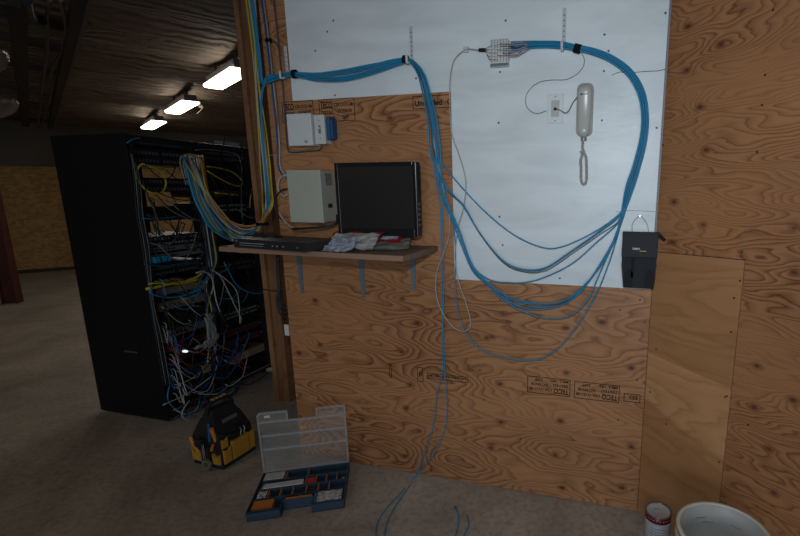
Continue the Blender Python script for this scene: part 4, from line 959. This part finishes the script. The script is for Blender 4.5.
# cable lump with black adapter near the monitor's right foot
p = at_z(424, 243.5, SZ); bm = NB(); box(bm, -.028, .022, -.016, .016, .0008, .026, Matrix.Translation(p+Vector((-.01, 0, 0))), bev=.005); cyl(bm, p+Vector((-.02, -.0165, .013)), p+Vector((-.02, -.022, .013)), .009, 10)
tag(obj('power_adapter', bm, M_blackp), 'small black adapter at the right end of the shelf, by the monitor foot', 'adapter')
cable([at_z(421, 242.5, SZ+.012), at_z(410, 240.5, SZ+.008), at_z(402, 240.5, SZ+.006), at_z(392, 238, SZ+.006)], M_blk, 'thin black lead from the adapter to behind the papers', r=.003, step=.01)

# ------------------------------------------------------------------ hanging pouch
a, c = at_y(622, 232, D-.05), at_y(655.5, 289.5, D-.05)
w_, h_ = c.x-a.x-.006, a.z-c.z
t = empty('tool_pouch', 'black fabric pouch hanging by a cord at the lower right of the white board', 'pouch', ((a.x+c.x)/2, D-.008, c.z))
M_pch = mat('pouch_fabric', (.026, .028, .032), .8, bump=.5, bscale=500)
bm = NB(); prism(bm, [(-w_/2+.014, 0), (w_/2-.006, 0), (w_/2-.002, h_*.2), (w_/2-.002, h_-.01), (-w_/2+.002, h_-.01), (-w_/2+.002, h_*.4)], 0, .036, Mo); obj('body', bm, M_pch, t)
bm = NB(); box(bm, -w_/2, w_/2, -.047, -.037, h_*.56, h_, bev=.004); box(bm, -w_/2, w_/2, -.036, .0, h_-.009, h_, bev=.002); fp = obj('flap', bm, mat('pouch_flap', (.034, .037, .042), .8, bump=.4, bscale=400), t)
bm = NB(); box(bm, -w_/2+.045, -w_/2+.058, -.043, -.0365, .05, h_*.55); obj('strap', bm, M_tie, t)
for xx, wd in ((-.040, .018), (.050, .020)):
    bm = NB(); prism(bm, [(xx-wd, .004), (xx+wd, .004), (xx+wd, h_*.28), (xx, h_*.36), (xx-wd, h_*.26)], .0365, .043, Mo); obj('pocket', bm, mat('pocket_black', (.014, .014, .015), .9), t)
bm = NB(); text_into(bm, 'Lowepro', .016, Matrix.Translation((-.03, -.0474, h_*.70)) @ Matrix.Rotation(math.pi/2, 4, 'X'), .0004, fit=.030)
obj('logo_text', bm, mat('logo_white', (.7, .7, .7), .5), fp)
bm = NB(); box(bm, .0, .030, -.048, -.0472, h_*.668, h_*.682); obj('logo_underline', bm, mat('logo_orange', (.6, .3, .08), .5), fp)
bm = NB(); xa = -(a.x+c.x)/2
nl = W(640, 216, .014); org = Vector(((a.x+c.x)/2, D-.008, c.z))
tube(bm, spline([Vector((-.035, -.01, h_)), W(632.5, 224, .012)-org, nl-org, W(647, 224, .012)-org, Vector((.035, -.01, h_))], .01), .0012, 5); obj('hanging_cord', bm, M_gry, t)
bm = NB(); bar_between(bm, Vector((w_/2-.004, -.02, h_-.004)), Vector((w_/2+.028, -.040, h_-.033)), .008, .012); obj('side_strap', bm, M_tie, t)
bm = NB(); cyl(bm, W(640, 216, .018), W(640, 216, .006), .003, 8); tag(obj('nail', bm, M_steel), 'small nail holding up the black pouch', 'nail')

# ------------------------------------------------------------------ bucket and can
bx, by, BR, BH = .39, 1.60, .154, .412
t = empty('plastic_bucket', 'large off-white plastic bucket at the bottom right corner, scuffed inside', 'bucket', (bx, by, 0))
M_bk = mat('bucket_white', (.44, .43, .41), .45, vary=.10, vscale=9)
bm = NB(); r0 = .13
lathe(bm, [(.001, .002), (r0, .002), (r0+.002, .01), (BR-.004, BH-.09), (BR-.004, BH-.01), (BR-.004, BH-.004), (BR-.0085, BH-.004), (BR-.0085, BH-.09), (r0-.003, .012), (.001, .012)], 56)
obj('body', bm, M_bk, t, smooth=True)
bm = NB(); lathe(bm, [(BR-.009, BH-.006), (BR-.009, BH), (BR+.004, BH), (BR+.005, BH-.006), (BR+.005, BH-.012), (BR-.002, BH-.012)], 56)
obj('rim', bm, mat('rim_cream', (.62, .57, .47), .4), t, smooth=True)
bm = NB()
for z in (BH-.045, BH-.085): lathe(bm, [(BR-.005, z-.004), (BR+.006, z-.003), (BR+.006, z), (BR-.005, z+.001)], 56)
obj('collar_ring', bm, M_bk, t, smooth=True)
bm = NB()
for (a0, z) in ((100, .33), (112, .35), (70, .30), (85, .27), (60, .34), (120, .28)):
    a = math.radians(a0); rr_ = BR-.0090
    tube(bm, [Vector((rr_*math.cos(a+k*.05), rr_*math.sin(a+k*.05), z+.003*math.sin(k*2))) for k in range(-3, 4)], .0012, 4)
obj('scuff_mark', bm, mat('scuff', (.12, .11, .10), .7), t)
cx_, cy_, CR, CH = .211, 2.030, .058, .138
t = empty('paint_can', 'small paint can with white lid and dark red band by the wall corner', 'can', (cx_, cy_, 0), math.radians(10))
bm = NB(); lathe(bm, [(.001, .001), (CR-.001, .001), (CR, .004), (CR, CH-.004), (CR-.001, CH-.003)], 40); obj('body', bm, mat('can_label', (.42, .43, .45), .4, vary=.15, vscale=25), t, smooth=True)
bm = NB(); lathe(bm, [(CR+.0004, CH-.034), (CR+.0008, CH-.034), (CR+.0008, CH-.006), (CR+.0004, CH-.006)], 40); bd = obj('red_band', bm, mat('band_red', (.16, .006, .018), .35), t, smooth=True)
bm = NB()
for k in range(22):
    a = math.radians(-150+k*14); cyl(bm, ((CR+.0008)*math.cos(a), (CR+.0008)*math.sin(a), CH-.018), ((CR+.0016)*math.cos(a), (CR+.0016)*math.sin(a), CH-.018), .0032, 6)
obj('band_dot', bm, mat('dot_pale', (.5, .3, .32), .5), bd)
bm = NB(); lathe(bm, [(CR-.002, CH-.004), (CR+.0015, CH-.005), (CR+.002, CH-.001), (CR, CH+.001), (CR-.004, CH), (CR-.005, CH-.003)], 40); obj('rim', bm, mat('rim_steel', (.25, .23, .23), .4, .6), t, smooth=True)
bm = NB(); rg = lathe(bm, [(.0005, CH-.002), (CR-.012, CH-.002), (CR-.010, CH-.0005), (CR-.0055, CH-.001)], 40); ld = obj('lid', bm, mat('lid_white', (.50, .52, .53), .4, vary=.08, vscale=30), t, smooth=True)
bm = NB(); tube(bm, [Vector((-.02, .012, CH-.0012)), Vector((-.005, .013, CH-.0012)), Vector((.008, .008, CH-.0012))], .0013, 4); obj('paint_streak', bm, mat('streak_tan', (.3, .2, .12), .6), ld)
bm = NB(); tt_ = CR+.0012
for k in range(5):
    for j in range(8):
        a = math.radians(-130+j*9); z = .02+k*.014
        box(bm, -.003, .003, -.0004, .0004, z, z+.004, Matrix.Rotation(a+math.pi/2, 4, 'Z') @ Matrix.Translation((0, -(CR+.0006), 0)))
obj('label_print', bm, mat('print_grey', (.16, .17, .2), .5), t)
# ------------------------------------------------------------------ parts organizer
FL = at_z(247, 522.5); FR = at_z(344.5, 508)
u = (FR-FL).normalized(); ang = math.atan2(u.y, u.x); OW = (FR-FL).length; OD = .345; OH = .055
t = empty('parts_organizer', 'open dark blue parts organizer case with a clear upright lid, on the concrete', 'organizer case', (FL.x, FL.y, 0), ang)
nx0, nx1, nd = OW*.34, OW*.66, .055
outline = [(0, .0), (nx0, 0), (nx0, nd), (nx1, nd), (nx1, 0), (OW, 0), (OW, OD), (0, OD)]
def wallstrip(bm, pts, th, z0, z1, closed=True):
    n = len(pts)
    for i in range(n if closed else n-1):
        p, q = Vector((*pts[i], 0)), Vector((*pts[(i+1) % n], 0)); d = (q-p).normalized(); s = Vector((-d.y, d.x, 0))
        M = Matrix(((d.x, s.x, 0, p.x), (d.y, s.y, 0, p.y), (0, 0, 1, 0), (0, 0, 0, 1)))
        box(bm, 0, (q-p).length, 0, th, z0, z1, M)
bm = NB(); wallstrip(bm, outline, .004, .001, OH); prism(bm, outline, .001, .005)
prism(bm, [(0, -.012), (nx0, -.012), (nx0, 0), (0, 0)], OH-.02, OH-.002); prism(bm, [(nx1, -.012), (OW, -.012), (OW, 0), (nx1, 0)], OH-.02, OH-.002)
obj('tray', bm, M_case, t)
rows_y = [.105, .185, .262]
bm = NB()
for y in rows_y: box(bm, .004, OW-.004, y, y+.003, .005, OH-.006)
obj('tray_rib', bm, M_case, t)
divs = [(.262, [.27, .52]), (.185, [.52, .63, .75, .87]), (.105, [.14, .27, .4, .55, .68, .80]), (nd, [.5])]
for y0, xs_ in divs:
    y1 = {.262: OD, .185: .262, .105: .185, nd: .105}[y0]
    for fx in xs_:
        bm = NB(); x = fx*OW; box(bm, x, x+.0035, y0+.004, y1-.002, .006, OH-.010); obj('divider', bm, M_orange, t)
Mh = Matrix.Translation((0, OD+.002, OH+.001)) @ Matrix.Rotation(math.radians(90+2), 4, 'X')
lid_m = bpy.data.materials.new('clear_plastic'); lid_m.use_nodes = True; nt = lid_m.node_tree; b = nt.nodes['Principled BSDF']
b.inputs['Base Color'].default_value = (.8, .8, .78, 1); b.inputs['Roughness'].default_value = .25; b.inputs['Alpha'].default_value = .09
rib_m = bpy.data.materials.new('clear_plastic_edge'); rib_m.use_nodes = True; b = rib_m.node_tree.nodes['Principled BSDF']
b.inputs['Base Color'].default_value = (.5, .5, .49, 1); b.inputs['Roughness'].default_value = .35; b.inputs['Alpha'].default_value = .38
# in the lid's frame y runs up from the hinge; mirrored outline with its handle notch at the top
LD = OD+.02
lo = [(0, 0), (OW, 0), (OW, LD), (nx1, LD), (nx1, LD-nd), (nx0, LD-nd), (nx0, LD), (.012, LD), (0, LD-.015)]
bm = NB(); prism(bm, lo, .0, .002, Mh); lid = obj('lid', bm, lid_m, t)
bm = NB()
def lstrip(pts, th, h0, h1, closed=True):
    n = len(pts)
    for i in range(n if closed else n-1):
        p, q = Vector((*pts[i], 0)), Vector((*pts[(i+1) % n], 0)); d = (q-p).normalized(); s = Vector((-d.y, d.x, 0))
        M = Mh @ Matrix(((d.x, s.x, 0, p.x), (d.y, s.y, 0, p.y), (0, 0, 1, 0), (0, 0, 0, 1)))
        box(bm, 0, (q-p).length, 0, th, h0, h1, M)
lstrip(lo, .008, .0022, .014)
for k in range(1, 4):
    y = LD-nd-.0-(k-1)*.083-.006
    box(bm, .004, OW-.004, y-.006, y+.006, .0022, .007, Mh)
i1 = [(.014, LD-nd+.004), (nx0-.008, LD-nd+.004), (nx0-.008, LD-.010), (.014, LD-.010)]; lstrip(i1, .002, .0022, .006)
i2 = [(nx1+.008, LD-nd+.004), (OW-.012, LD-nd+.004), (OW-.012, LD-.010), (nx1+.008, LD-.010)]; lstrip(i2, .002, .0022, .006)
obj('lid_rib', bm, rib_m, lid)
bm = NB(); box(bm, .035, .065, LD-.036, LD-.022, .0025, .0035, Mh); obj('white_sticker', bm, M_white, lid)
bm = NB(); box(bm, .21, .245, LD-.125, LD-.108, .0025, .0035, Mh); obj('orange_sticker', bm, mat('sticker_orange', (.6, .25, .06), .5), lid)
OM = Matrix.Translation((FL.x, FL.y, 0)) @ Matrix.Rotation(ang, 4, 'Z')
def inside(name, label, cat, x0, x1, y0, y1, z1, m_, kind='box', tilt=0):
    bm = NB(); cxx, cyy = (x0+x1)/2, (y0+y1)/2
    if kind == 'box': box(bm, -(x1-x0)/2, (x1-x0)/2, -(y1-y0)/2, (y1-y0)/2, 0, z1, bev=.002)
    elif kind == 'tube': cyl(bm, (-(x1-x0)/2, 0, .006), ((x1-x0)/2, 0, .006), .006, 10)
    elif kind == 'sheet':
        n = 8; g = [[bm.verts.new((-(x1-x0)/2+(x1-x0)*i/n, -(y1-y0)/2+(y1-y0)*j/n, z1+.008*mn.noise(Vector((i*.5+x0*30, j*.6, 2))))) for j in range(n+1)] for i in range(n+1)]
        for i in range(n):
            for j in range(n): bm.faces.new((g[i][j], g[i+1][j], g[i+1][j+1], g[i][j+1]))
        bmesh.ops.solidify(bm, geom=bm.faces[:], thickness=-.002)
    elif kind == 'bits':
        for k in range(10):
            x, y = jit((x1-x0)/2*.8), jit((y1-y0)/2*.8); z = .006*(k//5)
            cyl(bm, (x, y, z+.003), (x+.012, y+jit(.008), z+.006), .0035, 6)
    o = obj(name, bm, m_, None, loc=OM @ Vector((cxx, cyy, .0055))); o.rotation_euler = (0, 0, ang+tilt)
    return tag(o, label, cat)
inside('paper_booklet', 'white printed booklet in the rear left compartment of the organizer', 'booklet', .012, OW*.25, .272, OD-.008, .044, mat('booklet', (.5, .5, .5), .5, vary=.15, vscale=60))
inside('plastic_bag', 'clear crumpled bag in front of the booklet in the organizer', 'bag', .012, OW*.22, .20, .255, .030, M_film, 'sheet')
inside('label_roll', 'long white strip box lying across the second row of the organizer', 'strip box', .03, OW*.50, .190, .232, .046, mat('strip_white', (.55, .56, .58), .4, vary=.08, vscale=50), 'box', .02)
inside('red_connector', 'red connector block in the middle of the organizer', 'connector', OW*.535, OW*.62, .20, .25, .036, M_red)
inside('black_connector', 'black connector beside the dividers in the centre of the organizer', 'connector', OW*.565, OW*.67, .115, .175, .03, M_blackp)
inside('paper_scrap', 'folded white scrap in the left compartment of the organizer', 'paper', .015, OW*.13, .115, .175, .040, M_paper, 'sheet')
inside('orange_packet', 'orange packet in the front left compartment of the organizer', 'packet', .012, OW*.24, .03, .095, .042, M_orange, 'box')
inside('orange_strip', 'long orange strip lying in front of the handle notch of the organizer', 'strip', OW*.36, OW*.64, .062, .085, .045, M_orange, 'box')
inside('parts_tray', 'pale parts card with dark printing in the front right compartment of the organizer', 'card', OW*.70, OW*.97, .012, .095, .046, mat('card_print', (.45, .46, .47), .4, vary=.7, vscale=45))
inside('blue_tag', 'small blue tag left of the parts card in the organizer', 'tag', OW*.67, OW*.69, .02, .09, .046, M_blue)
inside('crimp_connectors', 'pile of clear crimp connectors in the rear right of the organizer', 'connectors', OW*.86, OW*.98, .20, .255, .02, M_wht, 'bits')['kind'] = 'stuff'
inside('small_screws', 'pile of pale screws in the right of the organizer, second row', 'screws', OW*.70, OW*.79, .115, .165, .02, M_wht, 'bits')['kind'] = 'stuff'
inside('screwdriver', 'thin green screwdriver lying in the rear right compartment of the organizer', 'screwdriver', OW*.62, OW*.92, .285, .305, .02, mat('tool_green', (.08, .17, .12), .4), 'tube')

# ------------------------------------------------------------------ tool bag
a, b_, c = at_z(192, 463.5), at_z(223.6, 470.6), at_z(255, 450.5)
u = (c-b_).normalized(); bw = (b_-a).length; bl = (c-b_).length      # u along the long yellow side
bag = empty('tool_bag', 'black and yellow open tool bag standing on the concrete in front of the racks', 'tool bag', (b_.x, b_.y, 0), math.atan2(u.y, u.x))
bw, bl = .235, .235
HB = .19
def taper(bm, x0, x1, y0, y1, z0, z1, ix, iy, mi=0):
    vs = [bm.verts.new(p) for p in ((x0, y0, z0), (x1, y0, z0), (x1, y1, z0), (x0, y1, z0), (x0+ix, y0+iy, z1), (x1-ix, y0+iy, z1), (x1-ix, y1-iy, z1), (x0+ix, y1-iy, z1))]
    for q in ((3, 2, 1, 0), (4, 5, 6, 7), (0, 1, 5, 4), (1, 2, 6, 5), (2, 3, 7, 6), (3, 0, 4, 7)): bm.faces.new([vs[i] for i in q])
bm = NB(); box(bm, 0, bl, 0, bw, .001, .03, bev=.006); obj('base', bm, M_blackp, bag)
bm = NB(); box(bm, .006, bl-.006, .006, bw-.006, .0305, HB, bev=.01); taper(bm, .008, bl-.008, .010, bw-.010, HB-.005, HB+.10, .02, .055); taper(bm, .03, bl-.03, .066, bw-.066, HB+.094, HB+.15, .02, .025)
obj('body', bm, M_bagb, bag)
def pocket(side, s0, s1, z0, z1, th, m_, dip=.0):
    bm = NB(); n = 8
    pts = [(s0, z0), (s1, z0), (s1, z1)]+[(s1+(s0-s1)*k/n, z1-dip*math.sin(math.pi*k/n)) for k in range(1, n)]+[(s0, z1)]
    if side == 'R': M = Matrix(((1, 0, 0, 0), (0, 0, -1, .0055), (0, 1, 0, 0), (0, 0, 0, 1)))            # side facing -y
    else: M = Matrix(((0, 0, -1, .0055), (1, 0, 0, 0), (0, 1, 0, 0), (0, 0, 0, 1)))                      # side facing -x
    prism(bm, pts, 0, th, M)
    bmesh.ops.bevel(bm, geom=[e for e in bm.edges if e.calc_length() > .02], offset=.004, segments=2, affect='EDGES')
    return obj('pocket', bm, m_, bag)
pocket('R', .010, .060, .034, .125, .018, M_bagy, .012); pocket('R', .066, .180, .034, .155, .02, M_bagy, .006); pocket('R', .184, .228, .034, .150, .016, M_bagy, .004)
pocket('L', .010, .065, .034, .10, .018, M_bagy, .02); pocket('L', .15, .225, .034, .12, .018, M_bagy, .03); pocket('L', .075, .140, .034, .15, .025, M_bagb, .02)
pocket('R', .006, .05, .13, .19, .012, M_bagy, .01)
bm = NB(); cp = [(.03, bw/2, HB+.13), (.05, bw/2, HB+.175), (bl/2, bw/2, HB+.195), (bl-.05, bw/2, HB+.175), (bl-.03, bw/2, HB+.13)]
tube(bm, spline([Vector(p) for p in cp], .02), .012, 8); obj('handle', bm, M_bagb, bag, smooth=True)
bm = NB()
for k in range(4): box(bm, bl/2-.045+k*.025, bl/2-.03+k*.025, bw/2-.014, bw/2+.006, HB+.202, HB+.208)
obj('handle_stitching', bm, mat('stitch_gold', (.45, .28, .10), .6), bag)
bm = NB(); box(bm, .07, .17, .047, .05, HB+.052, HB+.09); o = obj('logo_patch', bm, mat('patch_grey', (.14, .12, .11), .6), bag)
bm = NB(); tube(bm, [Vector((-.03+.022*math.cos(k*math.pi/8), .11, .03+.0)) + Vector((0, .022*math.sin(k*math.pi/8)*0, .022*math.sin(k*math.pi/8)+.012)) for k in range(17)], .004, 6)
BM = Matrix.Translation((b_.x, b_.y, 0)) @ Matrix.Rotation(math.atan2(u.y, u.x), 4, 'Z')
bm.free()
def bagtool(name, label, cat, p, q, r, m_, r1=None):
    bm = NB(); cyl(bm, BM @ Vector(p), BM @ Vector(q), r, 10, r1=r1); return tag(obj(name, bm, m_, smooth=False), label, cat)
# tape roll hanging on the bag
bm = NB(); Mt = BM @ Matrix.Translation((-.032, .085, .042)) @ Matrix.Rotation(math.radians(90), 4, 'Y')
lathe(bm, [(.016, -.008), (.032, -.008), (.032, .008), (.016, .008), (.016, -.008)], 24, Mt); tag(obj('tape_roll', bm, mat('tape_dark', (.14, .14, .12), .5), smooth=False), 'round grey tape roll hanging low on the left end of the tool bag', 'tape')
bagtool('screwdriver', 'orange-handled screwdriver standing up at the left end of the tool bag', 'screwdriver', (.012, .045, .17), (-.002, .05, .262), .009, M_orange, .012)
bagtool('pliers', 'blue tool grip standing up beside the orange screwdriver in the bag', 'tool', (.005, .085, .17), (.012, .085, .28), .008, M_blue2)
bagtool('cutter', 'orange cutter tucked in the upper left pocket of the tool bag', 'cutter', (-.015, .19, .13), (-.012, .215, .185), .012, M_orange)
bagtool('marker', 'small orange and red marker in the left end pocket of the bag', 'marker', (-.018, .05, .13), (-.02, .03, .17), .009, mat('marker_red', (.5, .12, .05), .5))
bagtool('nut_driver', 'orange nut driver at the lower left of the tool bag', 'nut driver', (-.02, .15, .10), (-.022, .19, .15), .009, M_orange)
for k in (0, 1):
    bm = NB(); tube(bm, [BM @ Vector((.125+k*.025, -.018, .155)), BM @ Vector((.122+k*.025, -.02, .175)), BM @ Vector((.13+k*.025, -.02, .20)), BM @ Vector((.126+k*.025, -.016, .215))], .0028, 6)
    tag(obj('steel_hook', bm, M_steel), '%s silver tool clip above the yellow pocket of the bag' % ('left' if k == 0 else 'right'), 'clip')
bm = NB()
for k in range(7):
    Mc = BM @ Matrix.Translation((-.03, .10, .16-k*.014)) @ Matrix.Rotation(math.radians(90*(k % 2)), 4, 'Z')
    tube(bm, [Mc @ Vector((.006*math.cos(j*math.pi/5), 0, .010*math.sin(j*math.pi/5))) for j in range(11)], .0016, 4)
tag(obj('key_chain', bm, M_steel), 'silver chain dangling on the left end of the tool bag', 'chain')

bagtool('hand_tool', 'black tool grip sticking up behind the blue one in the bag', 'tool', (.03, .13, .17), (.03, .135, .27), .010, M_blackp)
bagtool('tape_measure', 'black and yellow tape measure in the end pocket of the tool bag', 'tape measure', (-.022, .105, .165), (-.022, .145, .165), .026, M_blackp)
bm = NB(); tube(bm, spline([Vector((.02, .03, HB+.02)), Vector((.06, -.004, HB+.0)), Vector((.12, -.012, HB-.005)), Vector((.18, -.004, HB+.01)), Vector((.215, .03, HB+.03))], .01), .007, 6); obj('shoulder_strap', bm, M_bagb, bag, smooth=True)
bm = NB(); box(bm, .07, .105, -.006, .0, HB+.02, HB+.05); obj('buckle', bm, M_blackp, bag)
